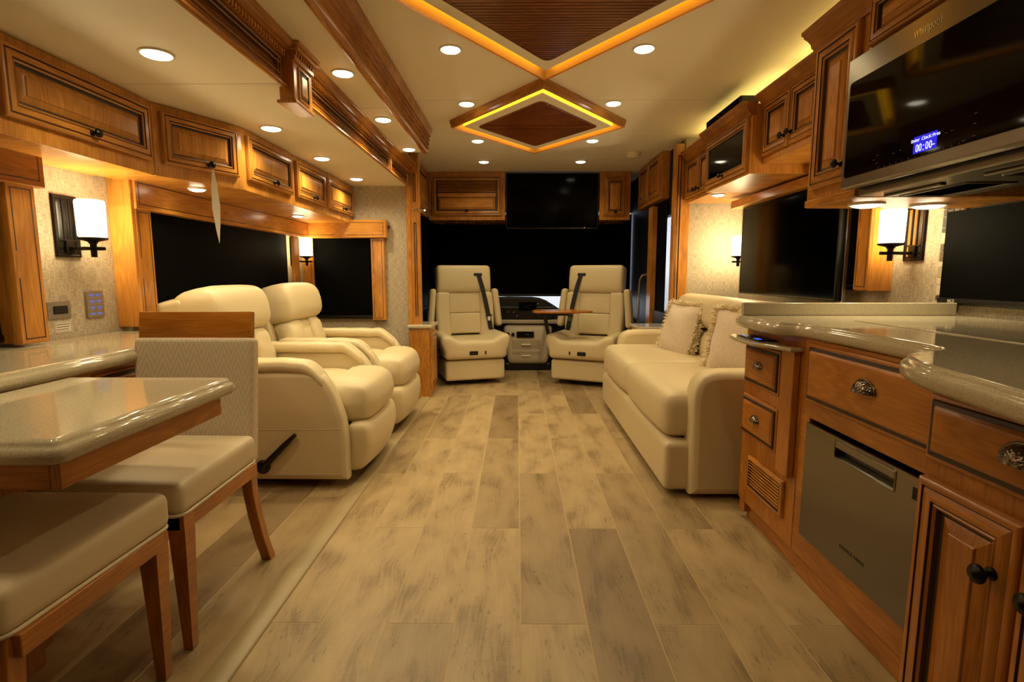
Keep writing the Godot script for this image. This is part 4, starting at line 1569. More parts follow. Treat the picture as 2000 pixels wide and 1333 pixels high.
func dining_chair(at: Vector3, ry: float, label: String) -> void:
	var t := thing("dining_chair", label, "chair", at, ry, "dinette chairs")
	var b := nb()
	b.soft(V(0, 0.455, 0.005), V(0.485, 0.095, 0.455), 0.026, 10, func(p: Vector3, h: Vector3) -> Vector3:
		var tx := p.x / h.x
		var tz := p.z / h.z
		var q := p
		if p.y > 0.0:
			q.y += 0.012 * (1.0 - tx * tx) * (1.0 - tz * tz)
		q.x *= 1.0 - 0.06 * (0.5 - tz * 0.5)
		return q)
	put(b, "seat", M.seat_vinyl, t)
	b = nb()
	var pts := []
	var o := rrect(0.478, 0.450, 0.03, 4)
	for p in o:
		pts.append(V(p.x * (1.0 - 0.06 * (0.5 - p.y / 0.45)), 0.411, p.y + 0.005))
	pts.append(pts[0])
	b.tube(pts, 0.005, 6, false)
	put(b, "piping", M.piping, t)
	b = nb(0)
	b.rbb(V(-0.225, 0.362, 0.185), V(0.225, 0.408, 0.215), 0.003)
	b.rbb(V(-0.205, 0.362, -0.205), V(0.205, 0.408, -0.180), 0.003)
	put(b, "rail", M.wood_red, t)
	for s in [-1.0, 1.0]:
		b = nb(2)
		b.rbb(V(s * 0.228 - 0.011, 0.362, -0.20), V(s * 0.228 + 0.006, 0.408, 0.20), 0.003)
		put(b, "rail", M.wood_red, t)
		# tapering front leg
		b = nb()
		b.xf = Transform3D(Basis(Vector3(1, 0, 0), Vector3(0, 0, 1), Vector3(0, -1, 0)), V(s * 0.212, 0.41, 0.192))
		b.slab(rect(0.046, 0.046), [[0.0, 0.0], [0.0, 0.06], [0.010, 0.405], [0.012, 0.41]])
		put(b, "leg", M.wood_red, t)
		# sabre rear leg
		b = nb()
		b.xf = along_x(V(s * 0.205 - 0.018, 0, 0))
		b.extr(P2([[-0.170, 0.41], [-0.210, 0.41], [-0.222, 0.30], [-0.243, 0.20], [-0.275, 0.10], [-0.318, 0.0], [-0.280, 0.0], [-0.238, 0.10], [-0.205, 0.20], [-0.180, 0.30]]), 0.0, 0.036, 0.003)
		put(b, "leg", M.wood_red, t)
	# upholstered back, leaning
	b = nb()
	b.xf = Transform3D(Basis(Vector3.RIGHT, -0.13), V(0, 0.615, -0.262))
	b.soft(Vector3.ZERO, V(0.425, 0.445, 0.055), 0.018, 12, func(p: Vector3, h: Vector3) -> Vector3:
		var tx := p.x / h.x
		return p + Vector3(0, 0, -0.018 * (1.0 - tx * tx)))
	put(b, "backrest", M.chevron, t)
	b = nb(0)
	b.xf = Transform3D(Basis(Vector3.RIGHT, -0.13), V(0, 0.615, -0.262)) * along_y()
	var arc := []
	for i in 9:
		var x := -0.20 + 0.05 * i
		arc.append([x, -0.018 * (1.0 - x * x / 0.04) + 0.012])
	for i in 9:
		var x := 0.20 - 0.05 * i
		arc.append([x, -0.018 * (1.0 - x * x / 0.04) - 0.012])
	b.extr(P2(arc), 0.20, 0.315, 0.003)
	put(b, "top_rail", M.wood_red, t)

func dinette() -> void:
	dining_chair(V(-1.142, 0, -1.585), 0.0, "dining chair facing the camera, zigzag fabric back under a wooden top rail")
	dining_chair(V(-1.142, 0, -1.085), PI, "dining chair turned away from the camera, only its seat and legs showing")
	# table
	var t := thing("dinette_table", "dinette table with a glossy speckled stone top", "table", V(-1.078, 0, -1.23), 0.0, "")
	var b := nb()
	b.xf = Transform3D(Basis(Vector3(1, 0, 0), Vector3(0, 0, 1), Vector3(0, 1, 0)), V(0, 0.712, 0))
	var o := rrect(0.505, 0.63, 0.028, 3)
	b.slab(o, [[0.020, 0.0], [0.009, 0.003], [0.003, 0.010], [0.0, 0.018], [0.002, 0.028], [0.007, 0.034], [0.012, 0.036], [0.013, 0.040], [0.017, 0.045], [0.024, 0.048]])
	put(b, "table_top", M.stone, t)
	for q in [[0.198, 0.218], [-0.248, -0.228]]:
		b = nb(2)
		b.rbb(V(q[0], 0.655, -0.275), V(q[1], 0.712, 0.275), 0.002)
		put(b, "apron", M.wood_red, t)
	for q in [[0.255, 0.275], [-0.275, -0.255]]:
		b = nb(0)
		b.rbb(V(-0.228, 0.655, q[0]), V(0.198, 0.712, q[1]), 0.002)
		put(b, "apron", M.wood_red, t)
	b = nb()
	b.rbb(V(-0.245, 0.0, -0.10), V(-0.21, 0.655, 0.10), 0.004)
	put(b, "pedestal", M.wood_red, t)
	# credenza behind the table
	var c := thing("credenza", "low wooden credenza along the dinette wall", "cabinet", V(-1.40, 0, -0.9), PI / 2, "")
	b = nb(0)
	b.rbb(V(-1.4, 0.0, -0.458), V(1.53, 0.750, 0.0), 0.003)
	put(b, "body", M.wood_red, c)
	for i in 4:
		var zc := -0.14 - i * 0.50 - 0.30
		var d := flat_drawer(c, Transform3D(Basis(), V(-(zc + 0.9), 0.655, 0.001)), 0.455, 0.150, 0.0, M.wood_red)
		knob(d, V(0, 0, 0.021))
	var ct := thing("stone_counter", "speckled stone counter on the credenza behind the dinette table", "countertop", V(-1.55, 0.750, -0.9), 0.0, "")
	b = nb()
	b.xf = Transform3D(Basis(Vector3(1, 0, 0), Vector3(0, 0, 1), Vector3(0, 1, 0)), Vector3.ZERO)
	b.slab(P2([[-0.308, -1.54], [0.18, -1.54], [0.212, -1.51], [0.212, 1.4], [-0.308, 1.4]]), [[0.020, 0.0], [0.009, 0.003], [0.003, 0.010], [0.0, 0.018], [0.002, 0.030], [0.007, 0.037], [0.012, 0.039], [0.013, 0.043], [0.017, 0.048], [0.024, 0.050]])
	put(b, "slab", M.stone, ct)

func recliner(at: Vector3, ry: float, label: String) -> void:
	var t := thing("recliner", label, "armchair", at, ry, "leather recliners")
	var W := 0.375
	var b := nb()
	b.lathe([Vector2(0.0, 0.0), Vector2(0.27, 0.0), Vector2(0.27, 0.018), Vector2(0.10, 0.03), Vector2(0.10, 0.06), Vector2(0.0, 0.06)], 24)
	put(b, "swivel_base", M.black, t)
	# lower body
	b = nb()
	b.soft(V(0, 0.24, -0.04), V(0.60, 0.37, 0.68), 0.03, 6, plain)
	put(b, "body", M.leather, t)
	var side := P2([[0.412, 0.045], [0.414, 0.227], [0.402, 0.355], [0.386, 0.41], [0.368, 0.464], [0.345, 0.515], [0.318, 0.556], [0.29, 0.58], [0.25, 0.592], [0.20, 0.596], [-0.26, 0.590], [-0.34, 0.57], [-0.385, 0.48], [-0.40, 0.30], [-0.39, 0.045]])
	for s in [-1.0, 1.0]:
		b = nb()
		b.xf = along_x(V(s * (W - 0.045) - 0.045, 0, 0))
		b.slab(side, [[0.030, 0.0], [0.012, 0.004], [0.003, 0.012], [0.0, 0.026], [0.0, 0.064], [0.003, 0.078], [0.012, 0.086], [0.030, 0.090]])
		var arm := put(b, "arm_panel", M.leather, t)
		# seams on the outer face
		b = nb()
		b.tube([V(s * (W + 0.0002), 0.305, -0.37), V(s * (W + 0.0002), 0.302, 0.0), V(s * (W + 0.0002), 0.308, 0.385)], 0.0018, 5)
		put(b, "seam", M.piping, arm)
		# pillowed arm rest
		b = nb()
		b.soft(V(s * (W - 0.052), 0.618, 0.025), V(0.115, 0.062, 0.62), 0.028, 20, func(p: Vector3, h: Vector3) -> Vector3:
			var q := p
			var z := p.z + 0.025
			if z > 0.16:
				var d := z - 0.16
				q.y -= d * d * 3.2
				q.z -= d * d * 0.55
			q.y += 0.004 * sin(p.z * 40.0 + s) * (1.0 if z > 0.12 else 0.3)
			q.x *= 1.0 + 0.10 * (1.0 - (p.z / h.z) * (p.z / h.z))
			return q)
		put(b, "arm_rest", M.leather, t)
	# seat and the chaise that rolls over the front edge
	b = nb()
	b.soft(V(0, 0.425, 0.02), V(0.53, 0.15, 0.52), 0.05, 12, puff(0.0, 0.22, 0.0, 0.004, 1.0))
	put(b, "seat", M.leather, t)
	b = nb()
	b.soft(V(0, 0.405, 0.345), V(0.585, 0.235, 0.30), 0.105, 16, func(p: Vector3, h: Vector3) -> Vector3:
		var tx := p.x / h.x
		var q := p
		q.z += 0.028 * (1.0 - tx * tx) + 0.012
		q.y += 0.010 * (1.0 - tx * tx)
		q += p.normalized() * 0.0045 * sin(p.y * 55.0 + p.z * 38.0) * smoothstep(0.72, 0.98, absf(tx))
		return q)
	put(b, "knee_roll", M.leather, t)
	b = nb()
	b.soft(V(0, 0.190, 0.435), V(0.625, 0.255, 0.115), 0.045, 16, func(p: Vector3, h: Vector3) -> Vector3:
		var tx := p.x / h.x
		var ty := p.y / h.y
		var q := p
		q.z += 0.030 * (1.0 - tx * tx) + 0.012 * (1.0 - ty * ty) - 0.030 * clampf(-ty, 0.0, 1.0)
		return q)
	put(b, "foot_rest", M.leather, t)
	# back, leaning away
	var tilt := Transform3D(Basis(Vector3.RIGHT, -0.19), V(0, 0.42, -0.285))
	b = nb()
	b.xf = tilt
	b.soft(V(0, 0.262, -0.090), V(0.612, 0.59, 0.150), 0.022, 10, func(p: Vector3, h: Vector3) -> Vector3:
		var tx := p.x / h.x
		var q := p
		if p.y > 0.0:
			q.y -= 0.030 * tx * tx
		return q)
	put(b, "back_shell", M.leather, t)
	b = nb()
	b.xf = tilt
	b.soft(V(0, 0.448, 0.02), V(0.600, 0.262, 0.230), 0.065, 18, func(p: Vector3, h: Vector3) -> Vector3:
		var tx := p.x / h.x
		var ty := p.y / h.y
		var q := p
		if p.y > 0.0:
			q.y -= 0.022 * tx * tx * tx * tx + 0.10 * clampf(-p.z, 0.0, 1.0)
		q.z += 0.022 * (1.0 - ty * ty) * (1.0 if p.z > 0.0 else 0.0)
		q.x *= 1.0 - 0.04 * clampf(p.z / h.z, 0.0, 1.0)
		return q)
	put(b, "head_rest", M.leather, t)
	for i in 3:
		var s: float = i - 1.0
		b = nb()
		b.xf = tilt
		b.soft(V(s * 0.178, 0.175, 0.012), V(0.205, 0.335, 0.145), 0.062, 12, func(p: Vector3, h: Vector3) -> Vector3:
			var ty := p.y / h.y
			var q := p
			q.z += 0.022 * (1.0 - ty * ty) + 0.02 * absf(s)
			q.x += s * 0.02 * (-ty)
			q += Vector3(0.0, 0.0, 0.0035 * sin(p.y * 60.0 + p.x * 20.0 + s))
			return q)
		put(b, "lumbar_channel", M.leather, t)
	# release lever on the near side
	b = nb()
	b.xf = Transform3D(Basis(Vector3.FORWARD, PI / 2) * Basis(), V(-W, 0.118, 0.0))
	b.xf = Transform3D(Basis(Vector3(0, 1, 0), Vector3(-1, 0, 0), Vector3(0, 0, 1)), V(-W, 0.118, 0.0))
	b.lathe([Vector2(0.034, 0.0), Vector2(0.034, 0.014), Vector2(0.028, 0.020), Vector2(0.0, 0.021)], 20)
	b.xf = Transform3D.IDENTITY
	b.tube([V(-W - 0.016, 0.122, 0.006), V(-W - 0.020, 0.19, 0.075), V(-W - 0.020, 0.235, 0.12), V(-W - 0.018, 0.285, 0.172)], [0.017, 0.015, 0.014, 0.009], 10)
	put(b, "lever", M.black, t)

func recliners() -> void:
	recliner(V(-1.25, 0, -2.895), PI / 2, "cream leather recliner next to the dining chair, dark lever on its side")
	recliner(V(-1.25, 0, -3.735), PI / 2, "cream leather recliner in front of the small end-wall window")

func sofa() -> void:
	var at := V(1.15, 0, -3.35)
	var t := thing("sofa", "cream leather sofa with two seat cushions beside the kitchen counter", "sofa", at, 0.0, "")
	var b := nb()
	b.xf.origin = -at
	b.soft(V(1.10, 0.148, -3.38), V(0.80, 0.245, 1.86), 0.035, 14, plain)
	put(b, "base", M.leather, t)
	var arm := P2([[0.815, 0.022], [0.812, 0.46], [0.818, 0.52], [0.832, 0.562], [0.858, 0.594], [0.90, 0.612], [0.96, 0.617], [1.56, 0.617], [1.60, 0.59], [1.60, 0.022]])
	for z in [[-2.545, -2.405], [-4.36, -4.235]]:
		b = nb()
		b.xf = along_z(-at)
		var w: float = z[1] - z[0]
		b.slab(arm, [[0.035, z[0]], [0.014, z[0] + 0.005], [0.004, z[0] + 0.016], [0.0, z[0] + 0.035], [0.0, z[1] - 0.035], [0.004, z[1] - 0.016], [0.014, z[1] - 0.005], [0.035, z[1]]])
		put(b, "arm", M.leather, t)
	for z in [[-3.395, -2.480], [-4.275, -3.405]]:
		b = nb()
		b.xf.origin = -at
		var w: float = z[1] - z[0]
		b.soft(V(1.015, 0.388, (z[0] + z[1]) / 2), V(0.63, 0.228, w), 0.068, 16, func(p: Vector3, h: Vector3) -> Vector3:
			var tx := p.x / h.x
			var tz := p.z / h.z
			var q := p
			if p.y > 0.0:
				q.y += 0.022 * (1.0 - tz * tz) * (1.0 - tx * tx * 0.6)
			if p.x < 0.0:
				q.x -= 0.018 * (1.0 - tz * tz)
			return q)
		put(b, "seat_cushion", M.leather, t)
	for q in [[0.45, 0.685, 1.36, 0.20], [0.680, 0.905, 1.385, 0.24]]:
		b = nb()
		b.xf = Transform3D(Basis(Vector3.FORWARD, 0.10), V(q[2], (q[0] + q[1]) / 2, -3.39) - at)
		b.soft(Vector3.ZERO, V(q[3], q[1] - q[0] + 0.012, 1.70), 0.075, 18, func(p: Vector3, h: Vector3) -> Vector3:
			var tz := p.z / h.z
			var ty := p.y / h.y
			return p + Vector3(-0.02 * (1.0 - ty * ty) * (1.0 if p.x < 0.0 else 0.0), 0.0, 0.0))
		put(b, "back_cushion", M.leather, t)
	b = nb()
	b.xf.origin = -at
	b.soft(V(1.515, 0.45, -3.39), V(0.15, 0.80, 1.72), 0.05, 8, plain)
	put(b, "back_frame", M.leather, t)
	pillow(V(1.165, 0.655, -3.80), -1.30, 0.30, "fringed beige throw pillow at the far end of the sofa")
	pillow(V(1.255, 0.668, -2.97), -1.0, 0.28, "fringed beige throw pillow partly hidden by the kitchen counter")

func pillow(at: Vector3, ry: float, lean: float, label: String) -> void:
	var t := thing("throw_pillow", label, "pillow", at, ry, "throw pillows on the sofa")
	var tilt := Basis(Vector3.RIGHT, -lean)
	var S := 0.40
	var b := nb()
	b.xf.basis = tilt
	b.soft(Vector3.ZERO, V(S, S, 0.15), 0.055, 16, func(p: Vector3, h: Vector3) -> Vector3:
		var tx := p.x / h.x
		var ty := p.y / h.y
		var f := (1.0 - pow(absf(tx), 3.0)) * (1.0 - pow(absf(ty), 3.0))
		var q := p
		q.z *= 0.22 + 0.78 * f
		q.x *= 1.0 - 0.05 * (1.0 - ty * ty)
		q.y *= 1.0 - 0.05 * (1.0 - tx * tx)
		q.z += 0.004 * sin(p.x * 26.0 + p.y * 31.0)
		return q)
	put(b, "cover", M.pillow, t)
	# fringe: rows of twisted yarn ends round the edge
	var f := nb()
	var r := RandomNumberGenerator.new()
	r.seed = int(at.z * -1000.0)
	for e in 4:
		for i in 560:
			var u := r.randf() * 2.0 - 1.0
			var base := Vector3(u * S * 0.49, S * 0.475, 0.0)
			var c := 1.0 - 0.05 * (1.0 - u * u)
			base.y *= c
			var dir := Vector3(r.randf_range(-0.55, 0.55), r.randf_range(0.25, 1.0), r.randf_range(-1.0, 1.0)).normalized()
			var L := r.randf_range(0.022, 0.05)
			var m := base + dir * L * 0.55 + Vector3(0, 0.003, 0)
			var end := base + dir * L + Vector3(r.randf_range(-1, 1), r.randf_range(-1, 1), r.randf_range(-1, 1)) * 0.007
			var R := Basis(Vector3(0, 0, 1), PI / 2 * e)
			f.xf.basis = tilt * R
			f.tube([base, m, end], [0.0030, 0.0034, 0.0024], 4, false)
	quiet(put(f, "fringe", M.fringe, t))

func swivel_seat(at: Vector3, ry: float, belt_side: float, label: String) -> void:
	var t := thing("swivel_seat", label, "seat", at, ry, "cockpit swivel seats")
	var b := nb()
	b.lathe([Vector2(0.0, 0.0), Vector2(0.20, 0.0), Vector2(0.20, 0.02), Vector2(0.14, 0.035), Vector2(0.14, 0.06), Vector2(0.0, 0.06)], 20)
	put(b, "pedestal", M.black, t)
	b = nb()
	b.soft(V(0, 0.147, 0.02), V(0.585, 0.20, 0.56), 0.03, 6, plain)
	put(b, "skirt", M.leather, t)
	b = nb()
	b.soft(V(0, 0.352, 0.035), V(0.685, 0.195, 0.62), 0.05, 16, func(p: Vector3, h: Vector3) -> Vector3:
		var tx := absf(p.x / h.x)
		var q := p
		if p.y > 0.0:
			q.y += 0.055 * smoothstep(0.45, 0.80, tx) - 0.012
		else:
			q.x *= 0.90
		return q)
	put(b, "seat", M.leather, t)
	b = nb()
	b.rbb(V(-belt_side * 0.03 - 0.042, 0.300, 0.338), V(-belt_side * 0.03 + 0.042, 0.338, 0.352), 0.010, 2)
	put(b, "switch_panel", M.black, t)
	b = nb()
	b.rbb(V(belt_side * 0.085 - 0.008, 0.304, 0.338), V(belt_side * 0.085 + 0.008, 0.336, 0.350), 0.002)
	put(b, "warning_label", sm(Color(0.28, 0.08, 0.05), 0.6), t)
	b = nb()
	b.rbb(V(-belt_side * 0.345, 0.27, -0.10), V(-belt_side * 0.315, 0.325, 0.14), 0.006)
	put(b, "buckle_holder", M.black, t)
	var tilt := Transform3D(Basis(Vector3.RIGHT, -0.13), V(0, 0.43, -0.215))
	# back: bolsters, middle pads, head section
	for s in [-1.0, 1.0]:
		b = nb()
		b.xf = tilt
		b.soft(V(s * 0.215, 0.215, 0.02), V(0.150, 0.47, 0.165), 0.04, 12, func(p: Vector3, h: Vector3) -> Vector3:
			var ty := p.y / h.y
			var q := p
			if p.z > 0.0:
				q.z += 0.018 * (s * p.x / h.x * 0.5 + 0.5)
			q.x += s * 0.014 * (1.0 - ty * ty)
			return q)
		put(b, "back_bolster", M.leather, t)
		b = nb()
		b.xf = Transform3D(Basis(Vector3.RIGHT, -0.10), V(s * 0.342, 0.715, -0.205))
		b.soft(Vector3.ZERO, V(0.070, 0.395, 0.135), 0.034, 10, func(p: Vector3, h: Vector3) -> Vector3:
			var q := p
			q.x += s * 0.02 * (-p.y / h.y)
			return q)
		put(b, "arm_rest", M.leather, t)
	for y in [[0.02, 0.225], [0.230, 0.432]]:
		b = nb()
		b.xf = tilt
		b.soft(V(0, (y[0] + y[1]) / 2, 0.012), V(0.325, y[1] - y[0] + 0.006, 0.150), 0.016, 10, puff(0, 0, 0.08))
		put(b, "back_pad", M.leather, t)
	b = nb()
	b.xf = tilt
	b.soft(V(0, 0.30, -0.055), V(0.54, 0.72, 0.06), 0.025, 8, plain)
	put(b, "back_shell", M.leather, t)
	b = nb()
	b.xf = tilt
	b.soft(V(0, 0.575, 0.015), V(0.565, 0.290, 0.185), 0.042, 14, func(p: Vector3, h: Vector3) -> Vector3:
		var ty := p.y / h.y
		var q := p
		if p.z > 0.0:
			q.z += 0.016 * (1.0 - ty * ty)
		return q)
	put(b, "head_rest", M.leather, t)
	# belt from its slot down to the buckle
	b = nb()
	b.xf = tilt
	b.rbb(V(belt_side * 0.14 - 0.045, 0.600, 0.108), V(belt_side * 0.14 + 0.045, 0.632, 0.128), 0.008, 2)
	put(b, "belt_guide", M.black, t)
	b = nb()
	b.xf = tilt
	var bp := [V(belt_side * 0.145, 0.615, 0.128), V(belt_side * 0.175, 0.50, 0.136), V(belt_side * 0.205, 0.36, 0.132), V(belt_side * 0.235, 0.20, 0.128), V(belt_side * 0.255, 0.06, 0.126), V(belt_side * 0.285, 0.02, 0.110)]
	for i in bp.size() - 1:
		var p0: Vector3 = bp[i]
		var p1: Vector3 = bp[i + 1]
		var wv := Vector3(0.023, 0, 0)
		b.quad(p0 - wv, p0 + wv, p1 + wv, p1 - wv, Vector3(0, 0, 1))
		b.quad(p0 - wv - V(0, 0, 0.003), p0 + wv - V(0, 0, 0.003), p1 + wv - V(0, 0, 0.003), p1 - wv - V(0, 0, 0.003), Vector3(0, 0, -1))
	put(b, "seat_belt", M.belt, t)
	b = nb()
	b.xf = tilt * Transform3D(Basis(), V(belt_side * 0.238, 0.185, 0.132))
	b.rbb(V(-0.032, 0.0, -0.003), V(0.032, 0.018, 0.008), 0.003)
	put(b, "belt_clip", M.black, t)
	b = nb()
	b.xf = tilt * Transform3D(Basis(), V(belt_side * 0.238, 0.160, 0.132))
	b.rbb(V(-0.016, -0.022, 0.0), V(0.016, 0.022, 0.004), 0.002)
	put(b, "belt_tongue", M.chrome, t)

func cockpit() -> void:
	swivel_seat(V(-0.485, 0, -5.32), 0.31, 1.0, "cream leather swivel seat on the driver's side, black belt across its back")
	swivel_seat(V(0.715, 0, -5.26), -0.42, -1.0, "cream leather swivel seat on the passenger side, behind the wooden tray")
	# swing-out tray
	var tr := thing("tray_table", "small wooden tray table on a black arm beside the passenger seat", "table", V(0.30, 0.0, -5.10), 0.0, "")
	var b := nb(0)
	b.xf = Transform3D(Basis(Vector3(1, 0, 0), Vector3(0, 0, 1), Vector3(0, 1, 0)), V(0, 0.695, 0))
	b.slab(P2([[-0.135, 0.12], [0.20, 0.16], [0.42, 0.03], [0.36, -0.18], [-0.12, -0.16], [-0.155, 0.0]]), [[0.004, 0.0], [0.0, 0.004], [0.0, 0.016], [0.004, 0.020]])
	put(b, "tray_top", M.wood_red, tr)
	b = nb()
	b.rbb(V(-0.09, 0.668, -0.05), V(0.20, 0.695, 0.05), 0.006)
	put(b, "tray_bracket", M.black, tr)
	b = nb()
	b.tube([V(0.02, 0.585, -0.94), V(0.02, 0.50, -0.70), V(0.01, 0.47, -0.20), V(0.0, 0.50, -0.04), V(-0.02, 0.60, 0.0), V(-0.035, 0.672, 0.0)], 0.018, 8)
	put(b, "support_arm", M.black, tr)
	# centre console
	var c := thing("centre_console", "tan centre console with two drawers between the swivel seats", "console", V(0.10, 0, -5.85), 0.0, "")
	b = nb()
	b.soft(V(0.02, 0.285, -0.075), V(0.56, 0.42, 0.19), 0.06, 12, func(p: Vector3, h: Vector3) -> Vector3:
		var ty := p.y / h.y
		var q := p
		q.x *= 0.90 + 0.10 * ty
		if p.z > 0.0:
			q.z += 0.05 * (-ty)
		return q)
	put(b, "body", M.plastic_tan, c)
	b = nb()
	b.rbb(V(-0.24, 0.0, -0.17), V(0.28, 0.085, 0.02), 0.02, 2)
	put(b, "kick_base", M.black, c)
	for y in [0.115, 0.238]:
		b = nb(0)
		b.xf = at_z(0.0, y + 0.055, 0.012 + (0.30 - y) * 0.12)
		b.slab(rrect(0.30, 0.108, 0.008, 3), [[0.0, -0.03], [0.0, 0.008], [0.004, 0.012]])
		var d := put(b, "drawer", M.plastic_tan, c)
		b = nb()
		b.xf = b.xf
		b.rbb(V(-0.05, y + 0.042, 0.022 + (0.30 - y) * 0.12), V(0.05, y + 0.062, 0.040 + (0.30 - y) * 0.12), 0.007, 2)
		put(b, "drawer_pull", M.plastic_white, d)
	b = nb()
	b.rbb(V(-0.105, 0.368, -0.02), V(0.085, 0.432, 0.022), 0.004)
	var ra := put(b, "radio", M.black_gloss, c)
	b = nb()
	for x in [0.0, 0.02, 0.055]:
		b.bb(V(x, 0.392, 0.022), V(x + 0.010, 0.412, 0.0226))
	put(b, "radio_marks", M.mark, ra)
	b = nb()
	for x in [-0.20, -0.145]:
		b.xf = Transform3D(Basis(Vector3(1, 0, 0), Vector3(0, 0, 1), Vector3(0, -1, 0)), V(x, 0.40, -0.005))
		b.lathe([Vector2(0.02, 0.0), Vector2(0.018, 0.02), Vector2(0.0, 0.022)], 14)
	put(b, "socket", M.black, c)
	# dashboard
	var ds := thing("dashboard", "black dashboard with a screen below the windshield shade", "dashboard", V(0.0, 0.0, -6.10), 0.0, "")
	b = nb()
	b.extr(P2([[-0.995, 0.02], [-0.995, 0.66], [-0.80, 0.74], [-0.40, 0.790], [-0.1, 0.800], [0.17, 0.797], [0.26, 0.785], [0.34, 0.755], [0.43, 0.70], [0.52, 0.64], [0.62, 0.600], [0.90, 0.575], [1.335, 0.565], [1.335, 0.02]]), -0.25, -0.02, 0.012)
	put(b, "dash_body", M.dash, ds)
	b = nb()
	b.rbb(V(-0.30, 0.545, -0.05), V(0.42, 0.700, 0.04), 0.02, 2)
	put(b, "switch_shelf", M.black, ds)
	b = nb()
	b.extr(P2([[-0.62, 0.50], [-0.62, 0.545], [0.70, 0.545], [0.76, 0.50]]), -0.05, 0.08, 0.01)
	put(b, "tan_ledge", M.plastic_tan, ds)
	b = nb()
	b.rbb(V(0.02, 0.645, -0.02), V(0.22, 0.745, 0.045), 0.006)
	var scn := put(b, "display_screen", M.black_gloss, ds)
	b = nb()
	for q in [[0.07, 0.70, 0.03], [0.11, 0.695, 0.02], [0.14, 0.705, 0.035], [0.09, 0.68, 0.05]]:
		b.bb(V(q[0], q[1], 0.0452), V(q[0] + q[2], q[1] + 0.004, 0.0457))
	put(b, "screen_marks", sm(Color(0.10, 0.11, 0.16), 0.5), scn)
	b = nb()
	for q in [[-0.10, 0.635], [-0.04, 0.632], [0.0, 0.59], [0.235, 0.73]]:
		b.xf = Transform3D(Basis(Vector3(1, 0, 0), Vector3(0, 0, 1), Vector3(0, -1, 0)), V(q[0], q[1], 0.04))
		b.lathe([Vector2(0.009, 0.0), Vector2(0.008, 0.012), Vector2(0.0, 0.013)], 10)
	put(b, "dash_knob", M.chrome, ds)
	# cabinets above the windshield
	var t := thing("front_cabinet", "cabinet with a louvred door above the windshield, driver's side of the television", "cabinet", V(-0.5325, 1.63, -5.77), 0.0, "")
	carcass(t, 0.813, 0.498, 0.50, M.wood)
	b = nb()
	b.slab(rect(0.735, 0.405), [[0.0, 0.0], [0.0, 0.014], [0.004, 0.019], [0.012, 0.020], [0.015, 0.0165, 1], [0.019, 0.0165, 1], [0.022, 0.0205], [0.042, 0.0205], [0.045, 0.0165, 1], [0.049, 0.0165, 1], [0.052, 0.019], [0.057, 0.006, 1]], true, false, true)
	b.cur = 1
	b.quad(V(-0.32, -0.15, 0.006), V(0.32, -0.15, 0.006), V(0.32, 0.15, 0.006), V(-0.32, 0.15, 0.006), V(0, 0, 1))
	var d := put(b, "door", [M.wood, M.glaze], t)
	d.transform = at_z(0.0, 0.250, 0.001)
	for i in 7:
		var sl := nb(0)
		sl.xf = Transform3D(Basis(Vector3.RIGHT, -0.75), V(0, 0.045 + i * 0.0165, 0.014))
		sl.rbox(Vector3.ZERO, V(0.615, 0.013, 0.0035), 0.0015)
		put(sl, "slat", M.wood, d)
	b = nb(0)
	b.rbb(V(-0.308, -0.012, 0.005), V(0.308, 0.030, 0.019), 0.003)
	b.xf = at_z(0.0, -0.077, 0.0)
	b.slab(rect(0.600, 0.125), [[0.0, 0.005], [0.004, 0.008], [0.020, 0.014], [0.021, 0.017]], false, true)
	put(b, "panel", M.wood_b, d)
	knob(d, V(0.0, -0.155, 0.0205))
	t = thing("front_cabinet", "narrow one-door cabinet above the windshield, passenger side of the television", "cabinet", V(1.032, 1.63, -5.77), 0.0, "")
	carcass(t, 0.325, 0.498, 0.50, M.wood)
	var d2 := panel_door(t, "door", at_z(0.0, 0.247, 0.001), 0.238, 0.405, 0.9)
	knob(d2, V(0.0, -0.165, 0.0205))
	tv("television", "flat black television hung between the cabinets above the windshield", V(0.3685, 1.539, -5.75), 0.0, 0.975, 0.574, false)
	var rl := get_node("television_001")
	b = nb()
	b.bb(V(0.34, 0.008, 0.0), V(0.348, 0.014, 0.001))
	put(b, "standby_light", M.red_glow, rl)
	t = thing("side_cabinet", "cabinet with two plain doors above the entry door", "cabinet", V(1.27, 1.725, -5.29), -PI / 2, "")
	carcass(t, 0.93, 0.404, 0.069, M.wood)
	for s in [-1, 1]:
		panel_door(t, "door", at_z(s * 0.20 + 0.03, 0.21, 0.001), 0.375, 0.34, 0.7, true, M.wood, M.wood)
	t = thing("side_cabinet", "plain wooden cabinet above the driver's side shade", "cabinet", V(-0.94, 1.655, -5.19), PI / 2, "")
	carcass(t, 1.10, 0.474, 0.06, M.wood)
	panel_door(t, "door", at_z(0.0, 0.24, 0.001), 0.90, 0.38, 0.8, true, M.wood, M.wood)
	# low cabinet at the end of the slide-out
	t = thing("low_cabinet", "small low cabinet with stone top between recliner and driver's seat", "cabinet", V(-0.835, 0, -4.50), 0.0, "")
	b = nb()
	b.rbb(V(-0.085, 0.0, -0.35), V(0.088, 0.60, 0.0), 0.004)
	put(b, "body", M.wood, t)
	b = nb()
	b.xf = Transform3D(Basis(Vector3.UP, PI / 2), V(0.088, 0.32, -0.17))
	b.slab(rect(0.28, 0.48), [[0.0, 0.0], [0.0, 0.012], [0.004, 0.016], [0.03, 0.016], [0.034, 0.012, 1], [0.040, 0.012, 1], [0.046, 0.017]])
	put(b, "door", [M.wood, M.glaze], t)
	b = nb()
	b.rbb(V(-0.10, 0.60, -0.36), V(0.112, 0.632, 0.018), 0.012, 2)
	put(b, "stone_top", M.stone, t)
